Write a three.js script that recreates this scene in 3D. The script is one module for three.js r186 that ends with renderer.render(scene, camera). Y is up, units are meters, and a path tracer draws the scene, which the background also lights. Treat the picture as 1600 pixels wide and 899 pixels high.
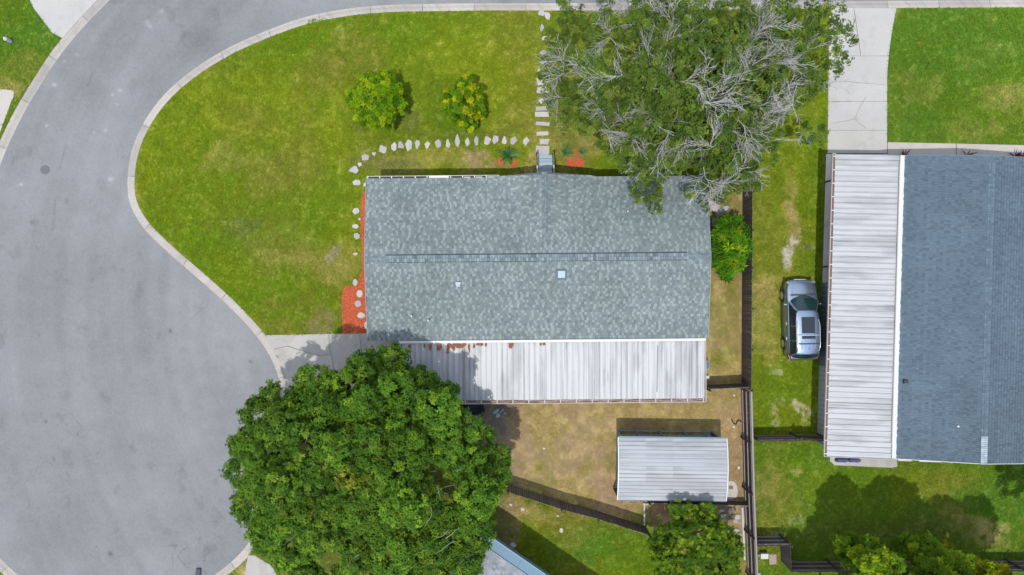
import * as THREE from 'three';
import { mergeGeometries } from 'three/addons/utils/BufferGeometryUtils.js';
import { RoundedBoxGeometry } from 'three/addons/geometries/RoundedBoxGeometry.js';

// ---------------------------------------------------------------- camera, sky, sun, exposure
const H = 42, S = 26.5, CX = 800, CY = 449.5;            // drone height (m), ground scale (photo px per m)
const scene = new THREE.Scene();
const camera = new THREE.PerspectiveCamera(2 * Math.atan(CY / S / H) * 180 / Math.PI, 1024 / 575, 0.5, 1200);
camera.position.set(0, H, 0);
camera.up.set(0, 0, -1);
camera.lookAt(0, 0, 0);
const renderer = new THREE.WebGLRenderer();
renderer.toneMapping = THREE.LinearToneMapping;
renderer.toneMappingExposure = 1.13;
renderer.shadowMap.enabled = true;

function rng(seed) { let s = seed >>> 0; return () => { s = (s + 0x6D2B79F5) >>> 0; let t = s; t = Math.imul(t ^ (t >>> 15), t | 1); t ^= t + Math.imul(t ^ (t >>> 7), t | 61); return ((t ^ (t >>> 14)) >>> 0) / 4294967296; }; }
const hash2 = (i, j, s) => { let h = Math.imul(i, 374761393) + Math.imul(j, 668265263) + Math.imul(s, 1442695041); h = Math.imul(h ^ (h >>> 13), 1274126177); h = Math.imul(h ^ (h >>> 15), 2246822519); return ((h ^ (h >>> 16)) >>> 0) / 4294967296; };
function vn(x, y, s = 0) {                               // value noise 0..1
  const i = Math.floor(x), j = Math.floor(y), fx = x - i, fy = y - j, u = fx * fx * (3 - 2 * fx), v = fy * fy * (3 - 2 * fy);
  const a = hash2(i, j, s), b = hash2(i + 1, j, s), c = hash2(i, j + 1, s), d = hash2(i + 1, j + 1, s);
  return a + (b - a) * u + (c - a) * v + (a - b - c + d) * u * v;
}
function fbm(x, y, s = 0, o = 4) { let r = 0, a = 0.5, n = 0; for (let k = 0; k < o; k++) { r += a * vn(x, y, s + k * 17); n += a; a *= 0.5; x *= 2.03; y *= 2.03; } return r / n; }
const clamp = (x, a = 0, b = 1) => Math.min(b, Math.max(a, x));
const smooth = (a, b, x) => { const t = clamp((x - a) / (b - a)); return t * t * (3 - 2 * t); };
const lerp = (a, b, t) => a + (b - a) * t;

{ // a fair-weather sky: blue overhead, pale at the horizon, broken white cloud
  const w = 512, h = 256, d = new Float32Array(w * h * 4);
  for (let j = 0; j < h; j++) for (let i = 0; i < w; i++) {
    const el = ((j + 0.5) / h - 0.5) * Math.PI, az = (i + 0.5) / w * 2 * Math.PI, k = 4 * (j * w + i);
    const y = Math.sin(el), cx = Math.cos(el) * Math.cos(az), cz = Math.cos(el) * Math.sin(az);
    let c;
    if (y <= 0) c = [0.26, 0.27, 0.25];
    else {
      const t = Math.pow(1 - y, 2.2), p = 1.6 / (y + 0.25);
      c = [lerp(0.20, 0.62, t), lerp(0.38, 0.72, t), lerp(0.74, 0.86, t)];
      const m = smooth(0.42, 0.64, fbm(cx * p + 7, cz * p + 3, 5, 5)), b = 0.85 + 0.5 * fbm(cx * p * 2, cz * p * 2, 9, 3);
      c = [lerp(c[0], 0.93 * b, m), lerp(c[1], 0.94 * b, m), lerp(c[2], 0.97 * b, m)];
    }
    d[k] = c[0]; d[k + 1] = c[1]; d[k + 2] = c[2]; d[k + 3] = 1;
  }
  const sky = new THREE.DataTexture(d, w, h, THREE.RGBAFormat, THREE.FloatType);
  sky.mapping = THREE.EquirectangularReflectionMapping; sky.magFilter = THREE.LinearFilter; sky.minFilter = THREE.LinearFilter; sky.needsUpdate = true;
  scene.background = sky; scene.environment = sky;
  scene.backgroundIntensity = 1.32; scene.environmentIntensity = 1.32;
}
const sun = new THREE.DirectionalLight(new THREE.Color(1, 0.965, 0.9), 3.48);
sun.position.set(-0.112 * 60, 60, 0.308 * 60);
sun.castShadow = true; sun.shadow.radius = 1.5; sun.shadow.mapSize.set(4096, 4096);
Object.assign(sun.shadow.camera, { left: -45, right: 45, top: 35, bottom: -35, near: 1, far: 150 });
scene.add(sun, sun.target);

// ---------------------------------------------------------------- helpers
const X = (px, h = 0) => (px - CX) / S * (H - h) / H;    // where a photo pixel lies at height h
const Z = (py, h = 0) => (py - CY) / S * (H - h) / H;
const V3 = (x, y, z) => new THREE.Vector3(x, y, z);
const K = 1.95;                                          // what a white horizontal surface in full sun comes to
const s2l = (v) => { v /= 255; return v <= 0.04045 ? v / 12.92 : Math.pow((v + 0.055) / 1.055, 2.4); };
const l2s = (v) => { v = clamp(v); return 255 * (v <= 0.0031308 ? v * 12.92 : 1.055 * Math.pow(v, 1 / 2.4) - 0.055); };
const alb = (r, g, b) => [s2l(r) / K, s2l(g) / K, s2l(b) / K];   // base colour of a surface that looks r,g,b in the sun
const col = (r, g, b) => new THREE.Color().setRGB(...alb(r, g, b));

const used = new Map();
function numbered(n) { const k = used.get(n) || 0; used.set(n, k + 1); return k ? n + '_' + String(k).padStart(3, '0') : n; }
const shade = (o) => { o.castShadow = true; o.receiveShadow = true; return o; };
function tag(o, label, category, group, kind) { if (label) o.userData.label = label; if (category) o.userData.category = category; if (group) o.userData.group = group; if (kind) o.userData.kind = kind; return o; }
function thing(name, label, category, p = [0, 0, 0], turn = 0, group) {
  const o = new THREE.Group(); o.name = numbered(name); o.position.set(...p); o.rotation.y = turn; scene.add(o); return tag(o, label, category, group);
}
function part(name, geo, mat, parent, label, kind) { const m = shade(new THREE.Mesh(geo, mat)); m.name = name; parent.add(m); return tag(m, label, null, null, kind); }
function solo(name, geo, mat, p, turn, label, category, group, kind) {
  const m = shade(new THREE.Mesh(geo, mat)); m.name = numbered(name); m.position.set(...p); m.rotation.y = turn; scene.add(m); return tag(m, label, category, group, kind);
}
function struct(name, geo, mat, y = 0) { const m = shade(new THREE.Mesh(geo, mat)); m.name = numbered(name); m.position.y = y; scene.add(m); m.userData.kind = 'structure'; return m; }
function instanced(name, geo, mat, mats, cols, parent, label) {
  const m = shade(new THREE.InstancedMesh(geo, mat, mats.length)); m.name = name;
  for (let i = 0; i < mats.length; i++) { m.setMatrixAt(i, mats[i]); if (cols) m.setColorAt(i, cols[i]); }
  parent.add(m); m.userData.kind = 'stuff'; return tag(m, label);
}
const std = (c, r = 0.9, m = 0, o = {}) => new THREE.MeshStandardMaterial({ color: c, roughness: r, metalness: m, ...o });
const T = (g, x = 0, y = 0, z = 0, ry = 0, rx = 0, rz = 0) => { g.rotateX(rx); g.rotateZ(rz); g.rotateY(ry); return g.translate(x, y, z); };
const box = (w, h, d, x = 0, y = 0, z = 0) => new THREE.BoxGeometry(w, h, d).translate(x, y, z);
const rbox = (w, h, d, r, x = 0, y = 0, z = 0) => new RoundedBoxGeometry(w, h, d, 1, r).translate(x, y, z);
const clean = (g) => { const n = g.index ? g.toNonIndexed() : g; for (const k of Object.keys(n.attributes)) if (!['position', 'normal', 'uv'].includes(k)) n.deleteAttribute(k); if (!n.attributes.uv) n.setAttribute('uv', new THREE.BufferAttribute(new Float32Array(n.attributes.position.count * 2), 2)); return n; };
const merge = (list) => mergeGeometries(list.map(clean));
function bar(a, b, r, n = 6, r2 = r) { const d = b.clone().sub(a), g = new THREE.CylinderGeometry(r2, r, d.length(), n); g.translate(0, d.length() / 2, 0); g.applyQuaternion(new THREE.Quaternion().setFromUnitVectors(V3(0, 1, 0), d.normalize())); return g.translate(a.x, a.y, a.z); }
function beam(a, b, w, h) { const d = b.clone().sub(a), g = new THREE.BoxGeometry(w, h, d.length()); g.applyQuaternion(new THREE.Quaternion().setFromRotationMatrix(new THREE.Matrix4().lookAt(b, a, V3(0, 1, 0)))); return g.translate((a.x + b.x) / 2, (a.y + b.y) / 2, (a.z + b.z) / 2); }
function uvXZ(g, sx = 1, sz = 1, ox = 0, oz = 0) { const p = g.attributes.position, u = new Float32Array(p.count * 2); for (let i = 0; i < p.count; i++) { u[2 * i] = (p.getX(i) + ox) / sx; u[2 * i + 1] = (p.getZ(i) + oz) / sz; } g.setAttribute('uv', new THREE.BufferAttribute(u, 2)); return g; }
function dtex(w, h, fn, srgb = true, rx = 1, ry = 1) {   // fn(i, j) -> linear rgb or grey
  const d = new Uint8Array(w * h * 4);
  for (let j = 0; j < h; j++) for (let i = 0; i < w; i++) { const c = fn(i, j), k = 4 * (j * w + i); for (let q = 0; q < 3; q++) { const v = typeof c === 'number' ? c : c[q]; d[k + q] = srgb ? l2s(v) : 255 * clamp(v); } d[k + 3] = 255; }
  const t = new THREE.DataTexture(d, w, h, THREE.RGBAFormat); t.wrapS = t.wrapT = THREE.RepeatWrapping; t.magFilter = THREE.LinearFilter; t.minFilter = THREE.LinearMipmapLinearFilter; t.generateMipmaps = true; t.repeat.set(rx, ry);
  if (srgb) t.colorSpace = THREE.SRGBColorSpace; t.needsUpdate = true; return t;
}
// flat sheet from a list of photo pixels (ground level), uv in metres
function sheet(pts, thick = 0, h = 0) {
  const s = new THREE.Shape(pts.map(([a, b]) => new THREE.Vector2(X(a, h), -Z(b, h))));
  const g = thick ? new THREE.ExtrudeGeometry(s, { depth: thick, bevelEnabled: false }) : new THREE.ShapeGeometry(s);
  g.rotateX(-Math.PI / 2); return uvXZ(g);
}
function inPoly(x, y, P) { let c = false; for (let i = 0, j = P.length - 1; i < P.length; j = i++) { const [xi, yi] = P[i], [xj, yj] = P[j]; if ((yi > y) !== (yj > y) && x < (xj - xi) * (y - yi) / (yj - yi) + xi) c = !c; } return c; }
function distPoly(x, y, P, closed = true) { let d = 1e12; const N = P.length, n = closed ? N : N - 1; for (let i = 0; i < n; i++) { const A = P[i], B = P[i + 1 === N ? 0 : i + 1], ux = B[0] - A[0], uy = B[1] - A[1], wx = x - A[0], wy = y - A[1]; let t = (wx * ux + wy * uy) / (ux * ux + uy * uy + 1e-9); t = t < 0 ? 0 : t > 1 ? 1 : t; const ex = wx - t * ux, ey = wy - t * uy, q = ex * ex + ey * ey; if (q < d) d = q; } return Math.sqrt(d); }

// ---------------------------------------------------------------- land, road, kerb
const kerbPts = [[2600, 8], [2000, 10], [1600, 11], [1400, 12], [1200, 14], [1000, 15], [860, 16], [760, 16], [680, 17], [600, 19], [540, 25], [480, 37], [420, 58], [360, 85], [310, 116], [270, 149], [240, 186], [219, 228], [210, 272], [212, 312], [230, 346], [265, 382], [305, 417], [345, 452], [384, 490], [412, 522], [432, 553], [445, 586], [454, 640], [452, 700], [440, 760], [420, 815], [390, 866], [350, 903], [300, 935], [230, 960], [150, 966], [70, 945], [10, 902], [-20, 872], [-80, 810], [-118, 720], [-120, 620], [-98, 520], [-70, 430], [-38, 330], [-8, 240], [24, 172], [54, 122], [80, 82], [112, 42], [150, 2], [200, -45], [300, -110], [450, -145], [700, -160], [1000, -165], [1600, -170], [2600, -175]];
const kerbCurve = new THREE.CatmullRomCurve3(kerbPts.map(([a, b]) => V3(X(a), 0, Z(b))), false, 'centripetal');
const kerbLine = kerbCurve.getSpacedPoints(700);
const roadLoop = kerbLine.map((p) => [p.x, p.z]);
const toPx = (x, z) => [x * S + CX, z * S + CY];

// ground colour as a function of the photo pixel it lies at; soft patches of lawn, wear and bare soil
const G = { lime: [130, 147, 32], green: [106, 137, 28], deep: [80, 112, 28], olive: [134, 138, 52], tan: [182, 160, 104], straw: [206, 184, 126], soil: [184, 156, 124], sand: [200, 194, 180], dull: [116, 124, 66], rich: [94, 136, 42], grey: [150, 144, 132] };
const backyard = [[740, 622], [1103, 628], [1103, 430], [1112, 300], [1162, 290], [1172, 900], [1060, 870], [1022, 836], [900, 785], [795, 752], [740, 740]];
const patches = [ // x, y, rx, ry, colour, strength
  [300, 240, 70, 110, 'lime', .6], [330, 330, 90, 90, 'green', .6], [470, 80, 120, 40, 'green', .8], [640, 40, 260, 26, 'green', .7], [430, 130, 70, 50, 'lime', .5], [560, 80, 60, 40, 'olive', .8], [740, 90, 80, 60, 'lime', .8], [800, 60, 45, 50, 'olive', .6], [810, 160, 30, 60, 'olive', .6], [500, 110, 50, 40, 'olive', .7], [380, 200, 40, 40, 'olive', .45], [430, 270, 60, 30, 'olive', .7], [350, 260, 40, 24, 'tan', .35], [440, 390, 50, 36, 'tan', .5], [520, 410, 34, 26, 'tan', .45], [460, 460, 60, 50, 'green', .6], [450, 350, 70, 40, 'green', .6], [360, 410, 70, 40, 'green', .5], [500, 495, 20, 26, 'soil', .7], [440, 480, 20, 16, 'olive', .6], [390, 350, 26, 22, 'dull', .6], [520, 396, 12, 10, 'grey', .6], [455, 515, 40, 8, 'olive', .6], [520, 500, 50, 26, 'dull', .4], [620, 180, 90, 60, 'green', .35], [700, 165, 40, 50, 'deep', .35], [600, 190, 60, 20, 'dull', .6], [700, 205, 120, 12, 'dull', .4], [690, 250, 140, 20, 'tan', .5], [600, 255, 50, 14, 'dull', .6], [755, 245, 22, 16, 'soil', .7], [885, 225, 60, 40, 'tan', .5], [820, 252, 30, 12, 'soil', .5], [900, 120, 60, 120, 'dull', .5], [985, 190, 40, 60, 'soil', .5], [1080, 140, 90, 70, 'dull', .6], [1050, 120, 40, 30, 'soil', .6],
  [1235, 260, 40, 70, 'lime', .5], [1240, 330, 14, 60, 'tan', .7], [1280, 350, 10, 200, 'green', .7], [1215, 420, 40, 60, 'olive', .7], [1195, 520, 24, 60, 'tan', .55], [1205, 470, 30, 30, 'tan', .4], [1230, 600, 50, 40, 'green', .6], [1190, 640, 24, 40, 'green', .5], [1240, 395, 12, 26, 'sand', 1], [1242, 345, 8, 30, 'tan', .8], [1262, 395, 6, 6, 'grey', .8], [1208, 590, 12, 8, 'sand', .6], [1243, 652, 12, 18, 'sand', .8], [1205, 655, 8, 16, 'sand', .7], [1212, 640, 9, 8, 'sand', .6],
  [1490, 60, 130, 60, 'rich', .8], [1450, 130, 60, 60, 'deep', .35], [1440, 130, 36, 22, 'tan', .22], [1550, 80, 40, 18, 'tan', .15], [1560, 150, 30, 22, 'tan', .35], [1585, 165, 22, 30, 'straw', .3], [1500, 190, 40, 12, 'tan', .2], [1540, 205, 26, 12, 'tan', .28], [1470, 105, 16, 10, 'straw', .2], [1430, 190, 60, 30, 'rich', .6],
  [1215, 780, 30, 90, 'olive', .7], [1195, 760, 24, 30, 'tan', .4], [1240, 720, 40, 26, 'green', .7], [1255, 735, 14, 8, 'straw', .5], [1250, 800, 10, 12, 'sand', .6], [1280, 760, 26, 20, 'lime', .5], [1440, 760, 60, 26, 'lime', .6], [1490, 760, 50, 30, 'olive', .7], [1570, 780, 60, 40, 'rich', .8], [1555, 835, 36, 28, 'straw', .75], [1505, 815, 20, 20, 'tan', .6], [1330, 790, 70, 60, 'green', .5], [1390, 830, 120, 30, 'dull', .4], [1235, 850, 16, 12, 'sand', .5], [1220, 870, 22, 20, 'olive', .8],
  [60, 60, 70, 60, 'rich', .8], [50, 110, 50, 30, 'olive', .6], [20, 20, 40, 30, 'green', .6], [10, 135, 20, 10, 'tan', .5],
  [950, 850, 80, 40, 'rich', .9], [1000, 870, 60, 50, 'green', .8], [850, 800, 60, 20, 'tan', .6], [800, 790, 40, 20, 'tan', .8], [780, 820, 30, 40, 'soil', .7], [900, 830, 60, 20, 'olive', .6], [560, 800, 200, 120, 'dull', .8], [395, 878, 20, 20, 'straw', .9], [1165, 885, 30, 20, 'lime', .8], [1040, 850, 40, 20, 'lime', .5]];
function groundColor(px, py) {
  const n1 = fbm(px / 60, py / 60, 1, 4), n2 = fbm(px / 14, py / 14, 21, 3), n3 = fbm(px / 200, py / 200, 41, 2), n4 = fbm(px / 4.5, py / 4.5, 61, 2);
  const wx = px + (n1 - 0.5) * 60, wy = py + (fbm(px / 50, py / 50, 81, 3) - 0.5) * 60;
  let c = [G.lime[0], G.lime[1], G.lime[2]];
  const mix = (k, t) => { const g = G[k]; for (let q = 0; q < 3; q++) c[q] += (g[q] - c[q]) * t; };
  mix('green', smooth(0.44, 0.66, n1) * 0.55); mix('olive', smooth(0.5, 0.7, fbm(px / 90, py / 90, 121, 4)) * 0.6);
  if (px > 1172) { mix('green', 0.15); mix('olive', 0.2 * n3); }
  if (px > 1385 && py < 300 || px > 1172 && py > 690 || px < 100 && py < 240) mix('rich', 0.55);
  const yard = inPoly(px, py, backyard);
  if (yard || (py > 440 && px < 1172 && px > 740 && distPoly(px, py, backyard) < 10)) {
    const e = distPoly(px, py, backyard), t = yard ? 1 : 1 - e / 10;
    mix('tan', t); mix('olive', t * smooth(0.5, 0.64, n1) * 0.6); mix('straw', t * smooth(0.52, 0.7, n2) * 0.5); mix('soil', t * smooth(0.52, 0.66, fbm(px / 45, py / 45, 141, 3)) * 0.6);
    if (px > 1095 && py < 600) { mix('olive', 0.35 * smooth(0.4, 0.6, n1)); mix('soil', 0.5 * smooth(1150, 1162, px)); }
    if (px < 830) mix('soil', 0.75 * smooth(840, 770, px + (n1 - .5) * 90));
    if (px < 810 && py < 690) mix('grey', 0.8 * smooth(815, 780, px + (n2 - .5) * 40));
    if (px > 1120 && py > 640) mix('soil', 0.5);
    if (py > 690 && px > 930) mix('soil', 0.45);
  }
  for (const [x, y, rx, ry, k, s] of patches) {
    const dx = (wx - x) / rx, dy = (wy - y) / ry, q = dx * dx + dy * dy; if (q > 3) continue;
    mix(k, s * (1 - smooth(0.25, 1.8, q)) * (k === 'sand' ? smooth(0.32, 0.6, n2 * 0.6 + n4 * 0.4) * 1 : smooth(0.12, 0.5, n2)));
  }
  const e = roadDist(px, py); if (e < 5) mix('olive', 0.45 * (1 - e / 5));
  mix('straw', smooth(0.66, 0.82, n4) * 0.22 + smooth(0.62, 0.75, n2) * 0.12);
  const f = 0.85 + 0.16 * n4 + 0.16 * n2;
  return [c[0] * f, c[1] * f, c[2] * f];
}
const kerbPx = kerbLine.filter((p, i) => i % 5 === 0).map((p) => toPx(p.x, p.z));
function roadDist(px, py) { if (px > 470 && py > 24 || px > 230 && px < 470 && py > 160 && py < 330 || px < 200 && py > 240 && py < 860) return 99; return distPoly(px, py, kerbPx, false); }
const TW = 64, TH = 40;
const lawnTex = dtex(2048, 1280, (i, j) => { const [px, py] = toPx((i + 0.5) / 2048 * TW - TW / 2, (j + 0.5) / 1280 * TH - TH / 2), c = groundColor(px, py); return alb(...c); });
lawnTex.wrapS = lawnTex.wrapT = THREE.MirroredRepeatWrapping;
const grainB = dtex(512, 512, (i, j) => fbm(i / 5, j / 5, 201, 3), false);
const lawnBump = grainB.clone(); lawnBump.repeat.set(TW / 2.4, TH / 2.4); lawnBump.needsUpdate = true;
const lawnMat = new THREE.MeshPhysicalMaterial({ color: 0xffffff, roughness: 0.97, specularIntensity: 0.2, map: lawnTex, bumpMap: lawnBump, bumpScale: 0.03 });
{
  const R = 260, s = new THREE.Shape([[-R, -R], [R, -R], [R, R], [-R, R]].map((p) => new THREE.Vector2(...p)));
  s.holes.push(new THREE.Path(roadLoop.map(([x, z]) => new THREE.Vector2(x, -z))));
  const g = new THREE.ShapeGeometry(s); g.rotateX(-Math.PI / 2); uvXZ(g, TW, TH, TW / 2, TH / 2);
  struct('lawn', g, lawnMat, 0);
  const far = new THREE.PlaneGeometry(900, 900); far.rotateX(-Math.PI / 2); uvXZ(far, TW, TH, TW / 2, TH / 2);
  struct('ground', far, lawnMat, -0.3);
}
// road: worn pale asphalt with seams, scuffs and stains
const roadTex = dtex(1024, 1024, (i, j) => {
  const px = -140 + i / 1024 * 1000, py = -180 + j / 1024 * 1160;   // covers the bend and the turning circle
  const n = fbm(px / 120, py / 120, 301, 4), m = fbm(px / 18, py / 18, 311, 3), g = fbm(px / 2.2, py / 2.2, 321, 2);
  const a = Math.hypot(px - 700, (py - 480) * 0.9), sw = fbm(a / 16, 4 + py / 500, 331, 3);        // faint arcs left by turning wheels
  let f = 0.86 + 0.36 * (n - 0.5) + 0.14 * (m - 0.5) + 0.18 * (g - 0.5) + 0.16 * (sw - 0.5);
  for (const [x, y, rx, ry, s] of [[60, 460, 90, 160, -.07], [210, 480, 60, 120, -.05], [190, 680, 20, 80, -.06], [235, 720, 50, 50, -.04], [60, 830, 60, 60, -.08], [20, 860, 30, 20, -.08], [320, 60, 34, 24, -.16], [300, 80, 60, 24, -.08], [120, 170, 30, 200, .03], [340, 560, 60, 90, .03], [150, 240, 20, 20, -.03], [205, 380, 30, 30, -.05]]) { const q = ((px - x) / rx) ** 2 + ((py - y) / ry) ** 2; f += s * Math.exp(-q * 1.5) * (0.5 + m); }
  for (const [x, y, r] of [[118, 84, 5], [98, 94, 4], [185, 140, 4], [181, 162, 3], [163, 203, 3], [82, 131, 5], [250, 16, 5], [228, 33, 6], [232, 40, 6], [70, 195, 3], [145, 206, 3], [30, 287, 4], [170, 279, 6], [173, 147, 3]]) { const q = (px - x) ** 2 + ((py - y) * 1.2) ** 2; f += 0.42 * Math.exp(-q / (r * r * 0.6)) * m * 1.6; }
  const l = Math.abs(px - (142 - (py - 110) * 0.42 + (py - 110) ** 2 * 0.0007) + (n - .5) * 14 + (m - .5) * 4); if (py > 100 && py < 360) f -= 0.14 * Math.exp(-l * l / 3) * smooth(.35, .6, fbm(px / 9, py / 16, 345, 2));
  for (const [x, y, r] of [[264, 517, 3], [69, 659, 2.5], [170, 866, 4], [150, 708, 1.5], [148, 855, 1.2], [390, 565, 2.5]]) f -= 0.4 * Math.exp(-((px - x) ** 2 + (py - y) ** 2) / (r * r));
  { const cr = Math.abs(fbm(px / 70, py / 70, 371, 4) - 0.5), gate = smooth(0.55, 0.7, fbm(px / 110, py / 110, 381, 2)); f -= 0.2 * gate * (1 - smooth(0.0, 0.006, cr)); const op = smooth(0.70, 0.80, fbm(px / 26, py / 26, 391, 3)); f -= 0.1 * op; }
  const c = alb(160, 163, 165); return [c[0] * f, c[1] * f * 0.997, c[2] * f];
});
roadTex.wrapS = roadTex.wrapT = THREE.MirroredRepeatWrapping;
{
  const s = new THREE.Shape(roadLoop.map(([x, z]) => new THREE.Vector2(x, -z))), g = new THREE.ShapeGeometry(s); g.rotateX(-Math.PI / 2);
  const p = g.attributes.position, u = new Float32Array(p.count * 2); for (let i = 0; i < p.count; i++) { const [a, b] = toPx(p.getX(i), p.getZ(i)); u[2 * i] = (a + 140) / 1000; u[2 * i + 1] = (b + 180) / 1160; } g.setAttribute('uv', new THREE.BufferAttribute(u, 2));
  const rb = grainB.clone(); rb.repeat.set(30, 30); rb.needsUpdate = true;
  struct('road', g, std(0xffffff, 0.92, 0, { map: roadTex, bumpMap: rb, bumpScale: 0.012 }), -0.1);
}
// concrete: blotched, stained, fine grain
const concTex = (tone, sd, amt = 1) => dtex(512, 512, (i, j) => { const n = fbm(i / 90, j / 90, sd, 5), g = fbm(i / 3, j / 3, sd + 50, 2), st = smooth(0.56, 0.74, fbm(i / 40, j / 60, sd + 90, 4)); const f = 0.96 + amt * (0.14 * (n - 0.5) + 0.14 * (g - 0.5) - 0.06 * st), c = alb(...tone); return [c[0] * f, c[1] * f, c[2] * (f - 0.02 * st)]; }, true, 1 / 6, 1 / 6);
const concrete = std(0xffffff, 0.9, 0, { map: concTex([212, 209, 205], 401) });
const concreteOld = std(0xffffff, 0.92, 0, { map: concTex([204, 201, 196], 431, 1.5) });
const concreteWarm = std(0xffffff, 0.92, 0, { map: concTex([216, 208, 200], 461, 0.8) });
const kerbMats = [[205, 198, 190], [198, 190, 182], [210, 202, 192], [192, 186, 180]].map((t, i) => std(0xffffff, 0.92, 0, { map: concTex(t, 500 + i * 31, 1.8) }));
{
  const k = thing('kerb', null, null); k.userData.kind = 'structure';
  const prof = [[0.0, -0.12], [0.0, 0.012], [0.14, 0.012], [0.2, -0.005], [0.3, -0.06], [0.36, -0.085], [0.47, -0.092], [0.47, -0.12]];
  const L = kerbCurve.getLength(), seg = 3.05; let n = 0; const r = rng(77);
  for (let a = 0; a + seg < L; a += seg, n++) {
    const mid = kerbCurve.getPointAt((a + seg / 2) / L); if (mid.x > 36 || mid.x < -45 || mid.z < -24 || mid.z > 24) continue;
    const st = 8, pos = [], idx = [], uv = [];
    for (let i = 0; i <= st; i++) {
      const t = (a + 0.012 + (seg - 0.024) * i / st) / L, p = kerbCurve.getPointAt(t), d = kerbCurve.getTangentAt(t), nx = -d.z, nz = d.x;
      // the road lies on the left of the direction of travel (from the east along the south kerb)
      prof.forEach(([o, y], q) => { const oo = o - 0.02; pos.push(p.x + nx * oo, y, p.z + nz * oo); uv.push(p.x + q * 0.05, p.z); });
    }
    const m = prof.length; for (let i = 0; i < st; i++) for (let q = 0; q < m - 1; q++) { const b = i * m + q; idx.push(b, b + m, b + 1, b + 1, b + m, b + m + 1); }
    for (const b of [0, st * m]) for (let q = 1; q < m - 1; q++) idx.push(b, b + q, b + q + 1);
    const g = new THREE.BufferGeometry(); g.setAttribute('position', new THREE.Float32BufferAttribute(pos, 3)); g.setAttribute('uv', new THREE.Float32BufferAttribute(uv, 2)); g.setIndex(idx); g.computeVertexNormals();
    part('kerb_section', g.toNonIndexed(), kerbMats[Math.floor(r() * 4)], k).geometry.computeVertexNormals();
  }
}
// ---------------------------------------------------------------- slabs, mulch
const driveway = [[415, 524], [470, 523], [578, 521], [640, 521], [1085, 520], [1085, 604], [640, 606], [520, 606], [470, 604], [452, 612], [446, 588], [434, 556]];
const dwNeighbour = [[1296, 13], [1401, 12], [1393, 50], [1388, 85], [1386, 130], [1386, 238], [1293, 240], [1294, 120], [1295, 60]];
const dwNW = [[36, -20], [52, 12], [82, 52], [98, 60], [113, 42], [151, 1], [180, -28]];
const dwW = [[-30, 139], [6, 140], [22, 142], [21, 152], [17, 160], [12, 175], [4, 196], [-12, 240], [-40, 250]];
const dwS = [[388, 868], [398, 868], [424, 884], [440, 910], [400, 940], [380, 920], [382, 895]];
const slab = (name, pts, mat, thick = 0.1, up = 0.035) => struct(name, sheet(pts, thick), mat, up - thick);
slab('driveway', driveway, concreteOld); { const jm = std(col(120, 116, 110), 1), line = (pts) => merge(pts.slice(1).map((b, i) => beam(V3(X(pts[i][0]), 0.137, Z(pts[i][1])), V3(X(b[0]), 0.137, Z(b[1])), .016, .006))); part('joint', merge([line([[514, 523], [515, 545], [520, 562], [523, 600]]), line([[428, 546], [450, 541], [470, 548], [500, 556], [515, 553]]), line([[562, 523], [566, 560], [563, 600]])]), jm, scene.getObjectByName('driveway')); }
slab('driveway', dwNW, concrete); slab('driveway', dwW, concreteWarm); slab('driveway', dwS, concreteOld);
{ // the neighbour's long driveway is poured in five bays
  const d = thing('driveway'); d.userData.kind = 'structure';
  const P = dwNeighbour, xl = (y) => lerp(1296, 1293, (y - 13) / 227), xr = (y) => y < 130 ? 1386 + 15 * Math.pow((130 - y) / 118, 1.7) : 1386;
  const cuts = [13, 88, 159, 204, 240];
  cuts.slice(0, -1).forEach((a, i) => { const b = cuts[i + 1] - 0.5, n = 5, L = [], R = []; for (let q = 0; q <= n; q++) { const y = lerp(a, b, q / n); L.push([xl(y), y]); R.push([xr(y), y]); }
    if (i === 0) { const mid = (y) => lerp(1334, 1345, (y - 13) / 75); part('slab', sheet([...L.map((p) => p), ...L.map((p) => [mid(p[1]) - 0.4, p[1]]).reverse()], 0.1), concrete, d); part('slab', sheet([...L.map((p) => [mid(p[1]) + 0.4, p[1]]), ...R.slice().reverse()], 0.1), concrete, d); }
    else part('slab', sheet([...L, ...R.reverse()], 0.1), concrete, d); });
  d.position.y = -0.065;
  // a wandering crack, open to the dark below
  const crackMat = std(col(150, 146, 142), 1);
  const crack = (pts) => { const g = []; const r = rng(9); for (let i = 0; i < pts.length - 1; i++) { const [a, b] = pts[i], [c, e] = pts[i + 1]; g.push(beam(V3(X(a), 0, Z(b)), V3(X(c), 0, Z(e)), 0.014 + 0.01 * r(), 0.004)); } return merge(g); };
  const ck = part('crack', merge([crack([[1302, 193], [1318, 190], [1336, 186], [1341, 172], [1353, 152]]), crack([[1336, 186], [1344, 194], [1353, 201]]), crack([[1295, 129], [1320, 127], [1345, 130], [1385, 133]]), crack([[1300, 160], [1330, 158]])]), crackMat, d); ck.position.y = 0.104;
}
{ // walkway slabs along the neighbour's house
  const w = thing('walkway'); w.userData.kind = 'structure'; w.position.y = -0.06;
  for (const [a, b] of [[1387, 1493.4], [1494.6, 1600], [1601.2, 1710]]) part('slab', sheet([[a, 222.5 + (a - 1387) * 0.022], [b, 222.5 + (b - 1387) * 0.022], [b, 262], [a, 262]], 0.1), concreteWarm, w);
  slab('carport_floor', [[1291, 241], [1400, 241], [1386, 690], [1278, 690]], std(0xffffff, 0.9, 0, { map: concTex([244, 240, 236], 491, 0.8) }), 0.1, 0.03);
  slab('patio', [[1297, 655], [1396, 655], [1402, 729], [1392, 731], [1304, 727], [1297, 721]], concreteOld, 0.1, 0.04);
}
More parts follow.
